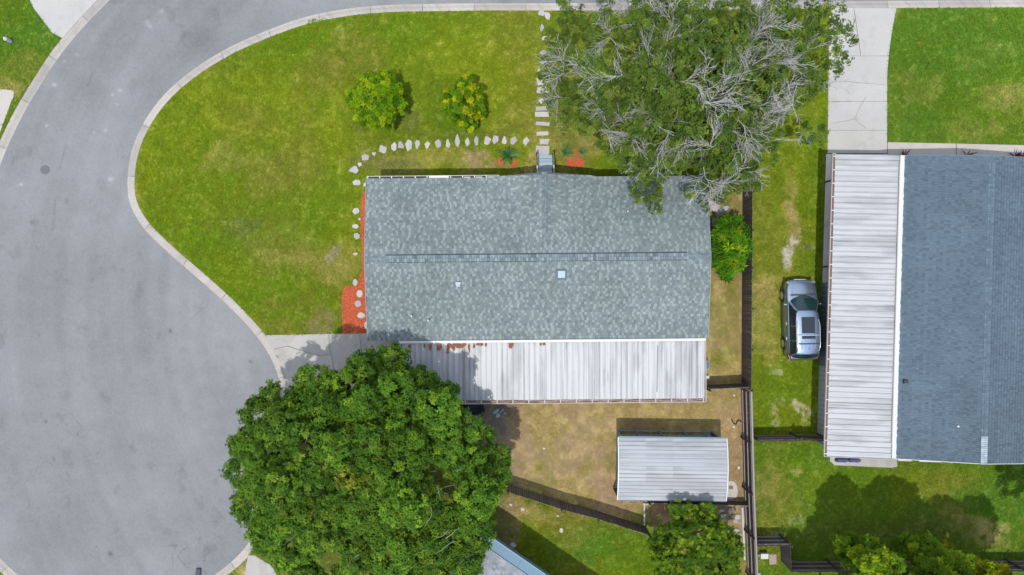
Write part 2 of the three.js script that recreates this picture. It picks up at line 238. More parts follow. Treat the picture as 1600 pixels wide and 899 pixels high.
const mulchMat = std(0xffffff, 1, 0, { map: dtex(512, 512, (i, j) => { const n = fbm(i / 30, j / 30, 601, 4), g = fbm(i / 3, j / 6, 611, 2), c = alb(228, 112, 72), f = 0.75 + 0.35 * n + 0.4 * (g - 0.5); return [c[0] * f, c[1] * f, c[2] * f]; }, true, 0.5, 0.5) });
const mulchBeds = [[[535, 452], [541, 447], [556, 448], [561, 436], [566, 420], [565, 380], [563, 345], [564, 315], [567, 300], [600, 300], [600, 521], [536, 521], [534, 490]],
  [[777, 252], [781, 247], [788, 250], [789, 257], [785, 260], [779, 259]], [[797, 259], [800, 253], [808, 249], [809, 255], [804, 262], [798, 263]], [[884, 252], [891, 246], [905, 246], [914, 252], [912, 260], [898, 262], [886, 259]], [[896, 236], [902, 233], [905, 241], [898, 244]]];
const MB = [];
{
  const r = rng(31), chip = new THREE.BoxGeometry(0.09, 0.014, 0.028), mats = [], cols = [];
  mulchBeds.forEach((P) => {
    // ragged outline
    const Q = []; for (let i = 0; i < P.length; i++) { const a = P[i], b = P[(i + 1) % P.length], n = Math.max(1, Math.round(Math.hypot(b[0] - a[0], b[1] - a[1]) / 5)); for (let k = 0; k < n; k++) Q.push([lerp(a[0], b[0], k / n) + (r() - .5) * 1.8, lerp(a[1], b[1], k / n) + (r() - .5) * 1.8]); }
    struct('mulch_bed', sheet(Q), mulchMat, 0.012);
    const x0 = Math.min(...Q.map((p) => p[0])), x1 = Math.max(...Q.map((p) => p[0])), y0 = Math.min(...Q.map((p) => p[1])), y1 = Math.max(...Q.map((p) => p[1]));
    for (let k = 0; k < (x1 - x0) * (y1 - y0) * 0.8; k++) { const px = lerp(x0, x1, r()) + (r() - .5) * 2, py = lerp(y0, y1, r()) + (r() - .5) * 2; if (!inPoly(px, py, Q)) continue;
      const m = new THREE.Matrix4().makeRotationFromEuler(new THREE.Euler((r() - .5) * .8, r() * 6.3, (r() - .5) * .8)); m.setPosition(X(px), 0.02 + 0.015 * r(), Z(py)); m.scale(V3(0.6 + r(), 1, 0.6 + r())); mats.push(m); const f = 0.65 + 0.5 * r(); cols.push(col(232 * Math.sqrt(f), 116 * Math.sqrt(f), 76 * Math.sqrt(f))); }
    MB.push(Q);
  });
  const o = instanced('mulch', chip, std(0xffffff, 1), mats, cols, scene); tag(o, 'scattered orange red wood mulch chips in the beds beside the house', 'mulch', null, 'stuff');
}

// ---------------------------------------------------------------- roofs
const rough = std(0xffffff, 0.95);
function shingleSide(o, along, up, n, len, slope, pal, r, mats, cols, exposure = 0.145, wMin = 0.10, wMax = 0.19, skip) {
  // o: eave corner, along / up / n: unit vectors; tabs laid course by course, each with its own tone
  const q = new THREE.Quaternion(), B = new THREE.Matrix4(), tilt = new THREE.Quaternion().setFromAxisAngle(V3(1, 0, 0), 0);
  const dir = up.clone().negate();
  const f = Math.sign(V3(0, 0, 0).crossVectors(along, n).dot(dir)); const xa = along.clone().multiplyScalar(f), za = V3(0, 0, 0).crossVectors(xa, n);
  B.makeBasis(xa, n, za); q.setFromRotationMatrix(B);
  for (let d = 0, c = 0; d < slope; d += exposure, c++) {
    let s = -r() * 0.3, was = -1; const ct = (r() - .5) * 0.05;
    while (s < len) {
      const w = wMin + (wMax - wMin) * r(), a = Math.max(0, s), b = Math.min(len, s + w); s += w; if (b - a < 0.04) continue;
      const p = o.clone().addScaledVector(along, (a + b) / 2).addScaledVector(up, Math.min(d + 0.085, slope - 0.03)).addScaledVector(n, 0.010 + 0.007 * r());
      if (skip && skip(p)) continue;
      tilt.setFromAxisAngle(V3(1, 0, 0), 0.05 + 0.03 * r());
      mats.push(new THREE.Matrix4().compose(p, q.clone().multiply(tilt), V3(b - a - 0.006, 0.012, 0.185)));
      const t = r(); let ki = t < pal[0].w ? 0 : t < pal[0].w + pal[1].w ? 1 : 2; if (ki !== 1 && ki === was) ki = 1; was = ki; const k = pal[ki].c, g = 1 + ct + (r() - .5) * 0.05 + 0.14 * (fbm(p.x * 0.7 + 9, p.z * 0.7, 71, 3) - .5); cols.push(col(k[0] * g, k[1] * g, k[2] * g));
    }
  }
}
const unit = new THREE.BoxGeometry(1, 1, 1);
const P = (w, ...c) => ({ w, c });
function ridgeCaps(a, b, w, drop, pal, r, name, parent, step = 0.14) { // short overlapping caps folded over a ridge
  const L = a.distanceTo(b), d = b.clone().sub(a).normalize(), side = V3(-d.z, 0, d.x), mats = [], cols = [];
  for (let s = 0; s < L - 0.03; s += step) for (const q of [-1, 1]) {
    const n = side.clone().multiplyScalar(q * drop).add(V3(0, 1, 0)).normalize(), sd = side.clone().multiplyScalar(q).addScaledVector(V3(0, 1, 0), -drop).normalize();
    const p = a.clone().addScaledVector(d, s + step / 2).addScaledVector(sd, w / 4).addScaledVector(n, 0.012 + 0.005 * r());
    const x = V3(0, 0, 0).crossVectors(n, sd); const B = new THREE.Matrix4().makeBasis(x, n, sd); B.scale(V3(step - 0.012, 0.014, w / 2)); B.setPosition(p); mats.push(B);
    const k = pal[Math.floor(r() * pal.length)].c, g = 0.92 + 0.16 * r(); cols.push(col(k[0] * g, k[1] * g, k[2] * g));
  }
  return instanced(name, unit, rough, mats, cols, parent);
}
const prismX = (hw, he, hr, t, len) => { const s = new THREE.Shape([[-hw, he - t], [-hw, he], [0, hr], [hw, he], [hw, he - t], [0, hr - t]].map((p) => new THREE.Vector2(...p))); return new THREE.ExtrudeGeometry(s, { depth: len, bevelEnabled: false }).translate(0, 0, -len / 2).rotateY(Math.PI / 2); };

const siding = (c, sd) => std(0xffffff, 0.75, 0, { map: dtex(64, 256, (i, j) => { const f = (j % 32) < 3 ? 0.8 : 0.95 + 0.06 * fbm(i / 9, j / 9, sd, 3), k = alb(...c); return [k[0] * f, k[1] * f, k[2] * f]; }, true, 0.5, 0.6) });
const whitePaint = std(col(236, 236, 236), 0.55), whiteOld = std(col(222, 220, 218), 0.7), darkGlass = std(new THREE.Color(0.02, 0.025, 0.03), 0.08, 0.1);
const trimPink = std(col(222, 210, 206), 0.7);
function windowPart(parent, x, y, z, w, h, ry) {
  const f = part('window', T(merge([box(w, 0.06, 0.07, 0, h / 2, 0), box(w, 0.06, 0.07, 0, -h / 2, 0), box(0.06, h - 0.06, 0.06, -w / 2 + 0.03, 0, 0), box(0.06, h - 0.06, 0.06, w / 2 - 0.03, 0, 0), box(w - 0.12, 0.04, 0.05, 0, 0, 0)]), x, y, z, ry), whitePaint, parent);
  part('pane', T(box(w - 0.1, h - 0.06, 0.02), x, y, z, ry), darkGlass, f); return f;
}

// main house (local frame: x along the ridge)
const HX = 1.39, HZ = -1.62, HT = 0.009, he = 2.8, hr = 3.45, hw = 4.455, hl = 9.37;
const house = thing('house', 'single storey house under a mottled grey shingle roof in the middle of the plot', 'house', [HX, 0, HZ], HT);
{
  const r = rng(101), pal = [P(0.36, 157, 170, 168), P(0.42, 134, 147, 147), P(0.22, 121, 134, 138)];
  const wall = siding([214, 214, 210], 700);
  for (const s of [-1, 1]) part('wall', box(2 * hl - 0.5, 2.55, 0.14, 0, 1.35, s * (hw - 0.42)), wall, house);
  for (const s of [-1, 1]) { const sh = new THREE.Shape([[-hw + .5, 0.08], [hw - .5, 0.08], [hw - .5, he - .1], [0, hr - .16], [-hw + .5, he - .1]].map((p) => new THREE.Vector2(...p))); part('wall', new THREE.ExtrudeGeometry(sh, { depth: 0.14, bevelEnabled: false }).rotateY(Math.PI / 2).translate(s * (hl - 0.32) - 0.07, 0, 0), wall, house); }
  for (const x of [-6.6, -3.4, 3.6, 6.4]) windowPart(house, x, 1.6, -hw + 0.33, 1.2, 1.1, 0);
  const dr = part('door', rbox(0.95, 2.05, 0.06, 0.01, 0.6, 1.65, -hw + 0.33), std(col(190, 200, 205), 0.5), house); part('handle', new THREE.SphereGeometry(0.03, 10, 8).translate(0.95, 1.6, -hw + 0.28), std(0x999999, 0.3, 1), dr);
  for (const z of [-2.2, 1.6]) windowPart(house, -hl + 0.22, 1.6, z, 1.1, 1.1, Math.PI / 2);
  const base = std(col(92, 104, 112), 0.95), roof = part('roof', prismX(hw, he, hr, 0.14, 2 * hl), base, house);
  const th = Math.atan2(hr - he, hw), sl = Math.hypot(hr - he, hw), mats = [], cols = [];
  for (const s of [-1, 1]) shingleSide(V3(-hl, he, s * hw), V3(1, 0, 0), V3(0, Math.sin(th), -s * Math.cos(th)), V3(0, Math.cos(th), s * Math.sin(th)), 2 * hl, sl, pal, r, mats, cols);
  instanced('shingles', unit, rough, mats, cols, roof);
  // rake edging
  for (const s of [-1, 1]) for (const q of [-1, 1]) { const m = part('edge_trim', beam(V3(s * (hl + 0.012), he - 0.02, q * (hw + 0.01)), V3(s * (hl + 0.012), hr - 0.02, q * 0.01), 0.03, 0.12), std(col(150, 164, 170), 0.6), house); }
  // ridge vent: a raised run under folded caps, stopping short of both ends
  const vent = part('ridge_vent', merge([-1, 1].map((q) => { const w = q < 0 ? 0.228 : 0.202, g = box(16.3, 0.055, w, 0, 0, 0); g.rotateX(q * th); return g.translate(-0.05, hr + 0.010, q * w / 2); })), std(new THREE.Color(0.03, 0.035, 0.04), 0.9), house);
  ridgeCaps(V3(-8.2, hr + 0.045, 0), V3(8.1, hr + 0.045, 0), 0.36, 0.15, [P(1, 128, 144, 150), P(1, 112, 128, 134), P(1, 148, 164, 168), P(1, 134, 150, 156)], r, 'ridge_caps', vent);
  ridgeCaps(V3(-hl, hr + 0.01, 0), V3(-8.22, hr + 0.01, 0), 0.34, 0.15, [P(1, 118, 134, 142), P(1, 126, 142, 148)], r, 'ridge_caps', roof); ridgeCaps(V3(8.12, hr + 0.01, 0), V3(hl, hr + 0.01, 0), 0.34, 0.15, [P(1, 118, 134, 142), P(1, 126, 142, 148)], r, 'ridge_caps', roof);
  // low cross gable over the entry
  const gx = (852 - 800) / S * (H - 3.2) / H - HX, gw = 2.75, gh = 3.34, z0 = -hw - 0.06, z1 = -0.6, m2 = [], c2 = [];
  const gs = new THREE.BufferGeometry(), pr = 0.14;
  const A = [gx - gw, he, z0], B = [gx, gh, z0 - pr], C = [gx + gw, he, z0], D = [gx - gw, he, z1], E = [gx, gh, z1], F = [gx + gw, he, z1], A2 = [gx - gw, he - .13, z0], B2 = [gx, gh - .13, z0 - pr], C2 = [gx + gw, he - .13, z0], tri = (...v) => v.flat();
  gs.setAttribute('position', new THREE.Float32BufferAttribute([tri(A, E, B), tri(A, D, E), tri(B, E, C), tri(C, E, F), tri(A2, A, B), tri(A2, B, B2), tri(B2, B, C), tri(B2, C, C2), tri(A2, B2, C2)].flat(), 3)); gs.computeVertexNormals();
  const gable = part('entry_gable', gs, base, house);
  for (const s of [-1, 1]) { const a = Math.atan2(gh - he, gw); shingleSide(V3(gx + s * gw, he, z0 - 0.02), V3(0, 0, 1), V3(-s * Math.cos(a), Math.sin(a), 0), V3(s * Math.sin(a), Math.cos(a), 0), z1 - z0, Math.hypot(gh - he, gw), pal, r, m2, c2, 0.145, 0.10, 0.19, (p) => { const sx = Math.abs(p.x - gx), zz = p.z; return p.y + 0.02 < he + (zz + hw) * (hr - he) / hw; }); }
  instanced('shingles', unit, rough, m2, c2, gable);
  ridgeCaps(V3(gx, gh + 0.012, z0 - pr), V3(gx, gh + 0.012, -0.95), 0.30, 0.19, [P(1, 112, 128, 134), P(1, 120, 136, 142), P(1, 130, 146, 150)], r, 'ridge_caps', gable);
  part('gable_wall', (() => { const s = new THREE.Shape([[-gw + .3, 2.5], [gw - .3, 2.5], [0, gh - .2]].map((p) => new THREE.Vector2(...p))); return new THREE.ExtrudeGeometry(s, { depth: 0.1, bevelEnabled: false }).translate(gx, 0, -hw + 0.2); })(), wall, house);
  // gutter on the west half of the front eave: open trough with straps
  const gl = 7.3, gcx = -hl + gl / 2 + 0.02, gut = part('gutter', merge([box(gl, 0.012, 0.13, gcx, he - 0.14, -hw - 0.075), box(gl, 0.12, 0.022, gcx, he - 0.08, -hw - 0.135), box(0.02, 0.12, 0.1, gcx - gl / 2, he - 0.08, -hw - 0.075), box(0.02, 0.12, 0.1, gcx + gl / 2, he - 0.08, -hw - 0.075)]), whitePaint, house);
  part('leaf_litter', box(gl - 0.06, 0.03, 0.1, gcx, he - 0.115, -hw - 0.073), std(col(84, 78, 72), 1), gut);
  for (let k = 0; k <= 11; k++) part('hanger', box(k === 6 ? 1.1 : 0.05, 0.012, 0.15, gcx - gl / 2 + 0.06 + k * (gl - 0.12) / 11, he - 0.018, -hw - 0.07), whitePaint, gut);
  for (let k = 8; k < 11; k++) part('hanger', box(0.36, 0.012, 0.05, gcx - gl / 2 + 0.3 + k * (gl - 0.12) / 11, he - 0.022, -hw - 0.04), whiteOld, gut);
  const yAt = (z) => hr - Math.abs(z) * (hr - he) / hw;
  const loc = (px, py) => { const h = 3.2, x = X(px, h) - HX, z = Z(py, h) - HZ; return [x * Math.cos(HT) - z * Math.sin(HT), x * Math.sin(HT) + z * Math.cos(HT)]; };
  { const [x, z] = loc(877, 429), y = yAt(z); const k = part('skylight', T(rbox(0.5, 0.12, 0.5, 0.01), x, y + 0.05, z, 0, th), std(col(92, 104, 112), 0.6), house); part('dome', T(new RoundedBoxGeometry(0.43, 0.08, 0.42, 3, 0.035), x, y + 0.115, z, 0, th), std(col(142, 180, 200), 0.4), k); part('flashing', T(box(0.62, 0.02, 0.6), x, y + 0.02, z, 0, th), std(col(112, 126, 132), 0.7), k); }
  { const [x, z] = loc(716, 445), y = yAt(z); const k = part('roof_vent', T(rbox(0.24, 0.16, 0.24, 0.02), x, y + 0.07, z, 0, th), std(col(160, 186, 204), 0.5), house); part('hood', T(box(0.28, 0.03, 0.14), x, y + 0.17, z - 0.07, 0, th), std(col(108, 140, 160), 0.4), k); }
  for (const [px, py] of [[643, 494], [669, 501], [980, 331]]) { const [x, z] = loc(px, py), y = yAt(z); const k = part('vent_pipe', new THREE.CylinderGeometry(0.05, 0.05, 0.3, 10).translate(x, y + 0.14, z), std(col(70, 78, 84), 0.6), house); part('collar', new THREE.ConeGeometry(0.12, 0.07, 10).translate(x, y + 0.035, z), std(col(150, 158, 160), 0.6), k); part('cap', new THREE.CylinderGeometry(0.052, 0.052, 0.01, 10).translate(x, y + 0.295, z), std(col(205, 212, 214), 0.5), k); }
}
// ---------------------------------------------------------------- ribbed metal roofs
function panel(p, len, rib = 0.045, v = 0, mid = 0, zo = 0) { // one pan: x across, z along, raised seam at its right edge
  const pts = mid ? [[0, 0], [p * .3, 0], [p * .36, rib * mid], [p * .44, rib * mid], [p * .5, 0], [p - 0.05, 0], [p - 0.04, rib], [p - 0.008, rib], [p - 0.002, 0]] : [[0, 0], [p - 0.046, 0.0], [p - 0.036, rib], [p - 0.010, rib], [p - 0.004, -0.012]];
  const pos = [], uv = [], n = pts.length;
  for (let i = 0; i < n - 1; i++) { const [a, b] = pts[i], [c, d] = pts[i + 1], q = [[a, b, 0], [a, b, len], [c, d, len], [a, b, 0], [c, d, len], [c, d, 0]]; for (const [x, y, z] of q) { pos.push(x - p / 2, y, z); uv.push(x + v * p, z + zo); } }
  const g = new THREE.BufferGeometry(); g.setAttribute('position', new THREE.Float32BufferAttribute(pos, 3)); g.setAttribute('uv', new THREE.Float32BufferAttribute(uv, 2)); g.computeVertexNormals(); return g;
}
// weathered white aluminium: dirt that runs down the fall, chalky blotches
const metalTex = (tone, sd, amt) => dtex(1024, 512, (i, j) => { const st = fbm(i / 4, j / 1400, sd, 3), b = fbm(i / 50, j / 300, sd + 20, 4), w = 0.35 + 0.65 * smooth(0.35, 0.65, fbm(i / 60, j / 110, sd + 60, 4)), g = fbm(i / 4, j / 6, sd + 40, 2); const f = 1 - amt * (0.34 * w * smooth(0.46, 0.74, st) + 0.24 * smooth(0.46, 0.72, b) + 0.08 * (g - .5)), c = alb(...tone); return [c[0] * f, c[1] * f * 1.002, c[2] * f * 1.006]; }, true, 0.11, 0.22);
const alumMats = [[216, 217, 218], [211, 212, 213]].map((t, i) => std(0xffffff, 0.55, 0.0, { map: metalTex(t, 800 + i * 61, 0.95) }));
const alumMats2 = [[212, 213, 216]].map((t, i) => std(0xffffff, 0.5, 0.0, { map: metalTex(t, 1100 + i * 61, 0.85) }));
const rust = std(0xffffff, 1, 0, { map: dtex(128, 128, (i, j) => { const n = fbm(i / 9, j / 9, 901, 4), c = alb(156, 104, 78), f = 0.5 + 0.9 * n; return [c[0] * f, c[1] * f, c[2] * f]; }, true, 1, 1) });
const rustDark = std(col(120, 72, 62), 1);
const carport = thing('carport', 'long carport with weathered white metal roof beside the grey shingled house', 'carport', [2.22, 0, 2.94], HT);
{
  const r = rng(55), L = 3.28, fall = 0.055, w = 16.9, p = 0.3, n = Math.round(w / p), y0 = 2.72;
  
  for (let k = 0; k < n; k++) { const x = -w / 2 + (k + .5) * p; const m = part('roof_panel', panel(p, L, 0.05, k).rotateX(fall), alumMats[r() < .75 ? 0 : 1], carport); m.position.set(x, y0 + 0.008 * (r() - .5), 0); m.rotation.z = (r() - .5) * 0.012; }
  const yE = y0 - L * Math.sin(fall);
  part('ceiling_sheet', T(box(w - 0.04, 0.02, L - 0.06), 0, y0 - 0.055 - L * Math.sin(fall) / 2, L / 2, 0, fall), whiteOld, carport);
  part('flashing', T(box(w, 0.012, 0.14), 0, y0 + 0.075, -0.0, 0, 0.1), whitePaint, carport);
  // rust stains and litter caught below the flashing
  const blot = (cx, cz, rx, rz, sd) => { const q = rng(sd), pts = []; for (let k = 0; k < 12; k++) { const a = k / 12 * 6.283, f = 0.6 + 0.6 * q(); pts.push(new THREE.Vector2(cx + Math.cos(a) * rx * f, -(cz + Math.sin(a) * rz * f))); } const g = new THREE.ExtrudeGeometry(new THREE.Shape(pts), { depth: 0.014, bevelEnabled: false }); g.rotateX(-Math.PI / 2); return uvXZ(g).rotateX(fall); };
  const wx = (px, h = 2.7) => X(px, h) - 2.22;
  [[703, 5, 9], [708, 4, 13], [714, 4, 7], [720, 9, 10], [725, 4, 5], [733, 2.0, 17], [741, 3, 9], [747, 4, 4], [752, 5, 5], [759, 2, 6], [686, 5, 12], [672, 3, 12], [664, 2, 9], [797, 4, 10], [800, 3, 6], [845, 2, 6], [850, 3, 5], [640, 3, 10], [700, 3, 18]].forEach(([px, a, b], k) => { const m = part('rust_patch', blot(wx(px), 0.1 + b / S * 0.4, a / S * 0.85, b / S * 0.42, 60 + k), rust, carport); m.position.y = y0 + 0.05 - 0.01 * (k % 2) * 0.2; });
  // eave gutter with straps, brown litter inside
  const zG = L + 0.09, gut = part('gutter', merge([box(w + .1, 0.012, 0.2, 0, yE - 0.12, zG), box(w + .1, 0.14, 0.03, 0, yE - 0.05, zG + 0.1), box(0.03, 0.14, 0.2, -w / 2 - .05, yE - 0.05, zG), box(0.03, 0.14, 0.2, w / 2 + .05, yE - 0.05, zG)]), trimPink, carport);
  part('leaf_litter', (() => { const g = new THREE.BoxGeometry(w, 0.05, 0.17, 200, 1, 3), q = g.attributes.position; for (let i = 0; i < q.count; i++) if (q.getY(i) > 0) q.setY(i, 0.03 + 0.05 * fbm(q.getX(i) * 3, q.getZ(i) * 9, 33, 3)); g.computeVertexNormals(); return g.translate(0, yE - 0.1, zG); })(), std(0xffffff, 1, 0, { map: dtex(512, 32, (i, j) => { const n = fbm(i / 12, j / 5, 950, 3), c = n > .5 ? alb(176, 152, 140) : alb(122, 100, 92), f = .7 + .6 * n; return c.map((v) => v * f); }) }), gut);
  for (let k = 0; k <= 19; k++) part('hanger', box(0.05, 0.014, 0.2, -w / 2 + 0.1 + k * (w - .2) / 19, yE + 0.02, zG), trimPink, gut);
  for (const x of [-8.2, -5.4, -2.7, 0, 2.7, 5.4, 8.2]) part('post', box(0.09, yE - 0.13, 0.09, x, (yE - 0.13) / 2 + 0.03, L - 0.1), whiteOld, carport);
  part('fascia', box(0.03, 0.12, L, w / 2 + 0.025, y0 - 0.09, L / 2), whiteOld, carport); part('fascia', box(0.03, 0.12, L, -w / 2 - 0.025, y0 - 0.09, L / 2), whiteOld, carport);
  // one pan has a dark open lap near the east end
  part('lap_joint', T(box(0.03, 0.02, 2.6), wx(1027), y0 - 0.04, 1.6, -0.015, fall), std(col(120, 124, 128), 0.8), carport);
}
// ---------------------------------------------------------------- the house next door (ridge runs north to south)
const NT = -0.0285, NX = X(1544, 3.4), NZ = 1.2, nhw = 4.4, nhl = 8.36, nhe = 2.75, nhr = 3.4;
const house2 = thing('house', 'neighbouring house with a plain blue grey shingle roof at the right edge', 'house', [NX, 0, NZ], NT);
{
  const r = rng(202), pal = [P(0.40, 102, 122, 136), P(0.38, 98, 118, 132), P(0.22, 89, 108, 122)];
  const wall = siding([205, 210, 214], 730), base = std(col(84, 106, 126), 0.95);
  const roof = part('roof', prismX(nhw, nhe, nhr, 0.14, 2 * nhl).rotateY(-Math.PI / 2), base, house2);
  const th = Math.atan2(nhr - nhe, nhw), sl = Math.hypot(nhr - nhe, nhw), mats = [], cols = [];
  for (const s of [-1, 1]) shingleSide(V3(s * nhw, nhe, -nhl), V3(0, 0, 1), V3(-s * Math.cos(th), Math.sin(th), 0), V3(s * Math.sin(th), Math.cos(th), 0), 2 * nhl, sl, pal, r, mats, cols, 0.175, 0.09, 0.2);
  instanced('shingles', unit, rough, mats, cols, roof);
  ridgeCaps(V3(0, nhr + 0.012, -nhl), V3(0, nhr + 0.012, nhl - 1.5), 0.34, 0.15, [P(1, 104, 126, 140), P(1, 100, 121, 135), P(1, 110, 131, 144)], r, 'ridge_caps', roof);
  const v = part('ridge_vent', box(0.34, 0.05, 1.5, 0, nhr + 0.005, nhl - 0.75), std(col(96, 116, 134), 0.8), house2);
  ridgeCaps(V3(0, nhr + 0.04, nhl - 1.5), V3(0, nhr + 0.04, nhl), 0.36, 0.15, [P(1, 186, 202, 214), P(1, 176, 192, 206)], r, 'ridge_caps', v, 0.11);
  for (const s of [-1, 1]) { part('wall', box(0.14, 2.55, 2 * nhl - .6, s * (nhw - 0.4), 1.33, 0), wall, house2);
    const sh = new THREE.Shape([[-nhw + .5, 0.05], [nhw - .5, 0.05], [nhw - .5, nhe - .1], [0, nhr - .16], [-nhw + .5, nhe - .1]].map((p) => new THREE.Vector2(...p))); part('wall', new THREE.ExtrudeGeometry(sh, { depth: 0.14, bevelEnabled: false }).translate(0, 0, s * (nhl - 0.3) - 0.07), wall, house2); }
  for (const x of [-2, 2]) windowPart(house2, x, 1.6, -nhl + 0.21, 1.2, 1.1, 0);
  for (const q of [-1, 1]) for (const s of [-1, 1]) part('edge_trim', beam(V3(q * (nhw + .01), nhe - 0.03, s * (nhl + 0.012)), V3(q * 0.01, nhr - 0.03, s * (nhl + 0.012)), 0.03, 0.12), s > 0 ? whitePaint : std(col(120, 140, 156), 0.6), house2);
  // pale soffit boards that show below the south rake
  part('soffit', box(0.75, 0.04, 0.16, -nhw + 0.55, nhe - 0.12, nhl + 0.07), std(col(226, 214, 204), 0.7), house2); part('soffit', box(1.2, 0.04, 0.15, -nhw + 1.9, nhe - 0.02, nhl + 0.06), whitePaint, house2);
  const loc = (px, py) => { const h = 3, x = X(px, h) - NX, z = Z(py, h) - NZ; return [x * Math.cos(NT) - z * Math.sin(NT), x * Math.sin(NT) + z * Math.cos(NT)]; };
  { const [x, z] = loc(1417, 597), y = nhr - Math.abs(x) * (nhr - nhe) / nhw; const k = part('vent_hood', rbox(0.24, 0.2, 0.2, 0.03, x, y + 0.08, z), std(col(40, 48, 56), 0.6), house2); part('opening', box(0.14, 0.1, 0.04, x, y + 0.1, z + 0.11), std(col(130, 146, 158), 0.6), k); }
  { const [x, z] = loc(1492, 665), y = nhr - Math.abs(x) * (nhr - nhe) / nhw; part('vent_pipe', new THREE.CylinderGeometry(0.06, 0.06, 0.16, 10).translate(x, y + 0.06, z), std(col(216, 224, 230), 0.5), house2); }
}
const carport2 = thing('carport', 'white ribbed metal carport attached to the west side of the blue grey roofed neighbouring house', 'carport', [NX, 0, NZ], NT);
{
  const r = rng(66), W = 3.62, xi = -nhw - 0.02, p = 0.3, n = Math.round(2 * nhl / p), y0 = 2.68, fall = 0.055;
  
  for (let k = 0; k < n; k++) { const m = part('roof_panel', panel(p, W, 0.062, k).rotateX(fall).rotateY(-Math.PI / 2), alumMats2[0], carport2); m.position.set(xi - 0.05, y0 + 0.006 * (r() - .5), -nhl + (k + .5) * p); m.rotation.x = (r() - .5) * 0.01; }
  const yE = y0 - W * Math.sin(fall), xo = xi - W - 0.05;
  part('ceiling_sheet', T(box(W - .1, 0.02, 2 * nhl - .06), xi - W / 2, y0 - 0.05 - W * Math.sin(fall) / 2, 0, 0, 0, fall), whiteOld, carport2);
  part('flashing', box(0.3, 0.02, 2 * nhl, xi - 0.06, y0 + 0.075, 0), whitePaint, carport2); part('flashing_edge', box(0.03, 0.03, 2 * nhl - 1.2, xi - 0.235, y0 + 0.072, -0.2), std(col(206, 196, 190), 0.7), carport2);
  const gut = part('gutter', merge([box(0.14, 0.012, 2 * nhl + .1, xo - .06, yE - 0.12, 0), box(0.03, 0.13, 2 * nhl + .1, xo - 0.14, yE - 0.06, 0), box(0.03, 0.13, 2 * nhl + .1, xo + 0.01, yE - 0.06, 0), box(0.14, 0.13, 0.03, xo - .06, yE - 0.06, nhl + .05), box(0.14, 0.13, 0.03, xo - .06, yE - 0.06, -nhl - .05)]), trimPink, carport2);
  part('leaf_litter', box(0.11, 0.04, 2 * nhl, xo - .06, yE - 0.09, 0), std(col(136, 110, 100), 1), gut);
  for (let k = 0; k <= 22; k++) part('hanger', box(0.14, 0.014, 0.05, xo - .06, yE + 0.01, -nhl + .1 + k * (2 * nhl - .2) / 22), whitePaint, gut);
  const zs = [-7.2, -4.7, -2.2, 0.4, 3.2, 5.7, 8.1];
  zs.forEach((z, k) => part('post', box(0.08, yE - .1, 0.08, xo + 0.58, (yE - .1) / 2 + .03, z), k === 1 ? whitePaint : std(col(70, 72, 76), 0.6), carport2));
  // lower storage room: ribbed grey wall between the posts
  const wallMat = std(col(196, 206, 210), 0.7), wallBlue = std(col(128, 150, 168), 0.7);
  for (let k = 0; k < 33; k++) { const z = -1.1 + k * 0.285; part('wall_panel', merge([box(0.03, yE - .12, 0.27, xo + 0.52, (yE - .22) / 2 + .03, z), box(0.05, yE - .12, 0.05, xo + 0.50, (yE - .22) / 2 + .03, z + 0.09)]), k < 17 ? wallBlue : wallMat, carport2); }
  part('wall_panel', box(W - .7, yE - .25, 0.06, xi - W / 2 + .2, (yE - .25) / 2 + .03, 8.2), wallMat, carport2); part('wall_panel', box(W - .7, yE - .25, 0.06, xi - W / 2 + .2, (yE - .25) / 2 + .03, -1.25), wallMat, carport2);
}
// house at the lower edge, mostly under the tree: grey roof with a broad blue metal edge
{
  const a = [765, 838], b = [858, 902], h = 2.8, ax = X(a[0], h), az = Z(a[1], h), bx = X(b[0], h), bz = Z(b[1], h), t = Math.atan2(-(bz - az), bx - ax);
  const L = 13, o = thing('house', 'grey roofed house with a broad blue edge, beneath the large green tree', 'house', [ax, 0, az], t);
  // local x runs along the blue edge, +z into the house
  const blue = std(col(98, 142, 166), 0.6), r = rng(303), D = 9;
  part('roof', T(box(L, 0.14, D), L / 2 - 0.4, 2.85 + 0.3, D / 2 + .62, 0, -0.06), std(col(140, 146, 150), 0.95), o);
  const mats = [], cols = []; shingleSide(V3(-0.4, 2.97, 0.6), V3(1, 0, 0), V3(0, Math.sin(0.06), Math.cos(0.06)), V3(0, Math.cos(0.06), -Math.sin(0.06)), L, 8.8, [P(0.35, 176, 180, 184), P(0.4, 160, 166, 172), P(0.25, 144, 150, 158)], r, mats, cols, 0.15, 0.15, 0.4); instanced('shingles', unit, rough, mats, cols, o.children[0]);
  for (let k = 0; k < 5; k++) part('edge_panel', box(L / 5 - 0.01, 0.05, 0.56, -0.4 + (k + .5) * L / 5, 2.84, 0.29), blue, o);
  part('edge_trim', box(L, 0.06, 0.07, L / 2 - .4, 2.92, 0.6), whitePaint, o); part('edge_trim', box(L, 0.1, 0.03, L / 2 - .4, 2.82, -0.01), std(col(150, 190, 206), 0.5), o);
  part('wall', box(L - .6, 2.7, 0.14, L / 2 - .4, 1.38, 0.75), siding([176, 196, 206], 760), o); part('wall', box(0.14, 2.7, D - 1, -0.1, 1.38, D / 2 + .6), siding([176, 196, 206], 761), o);
}
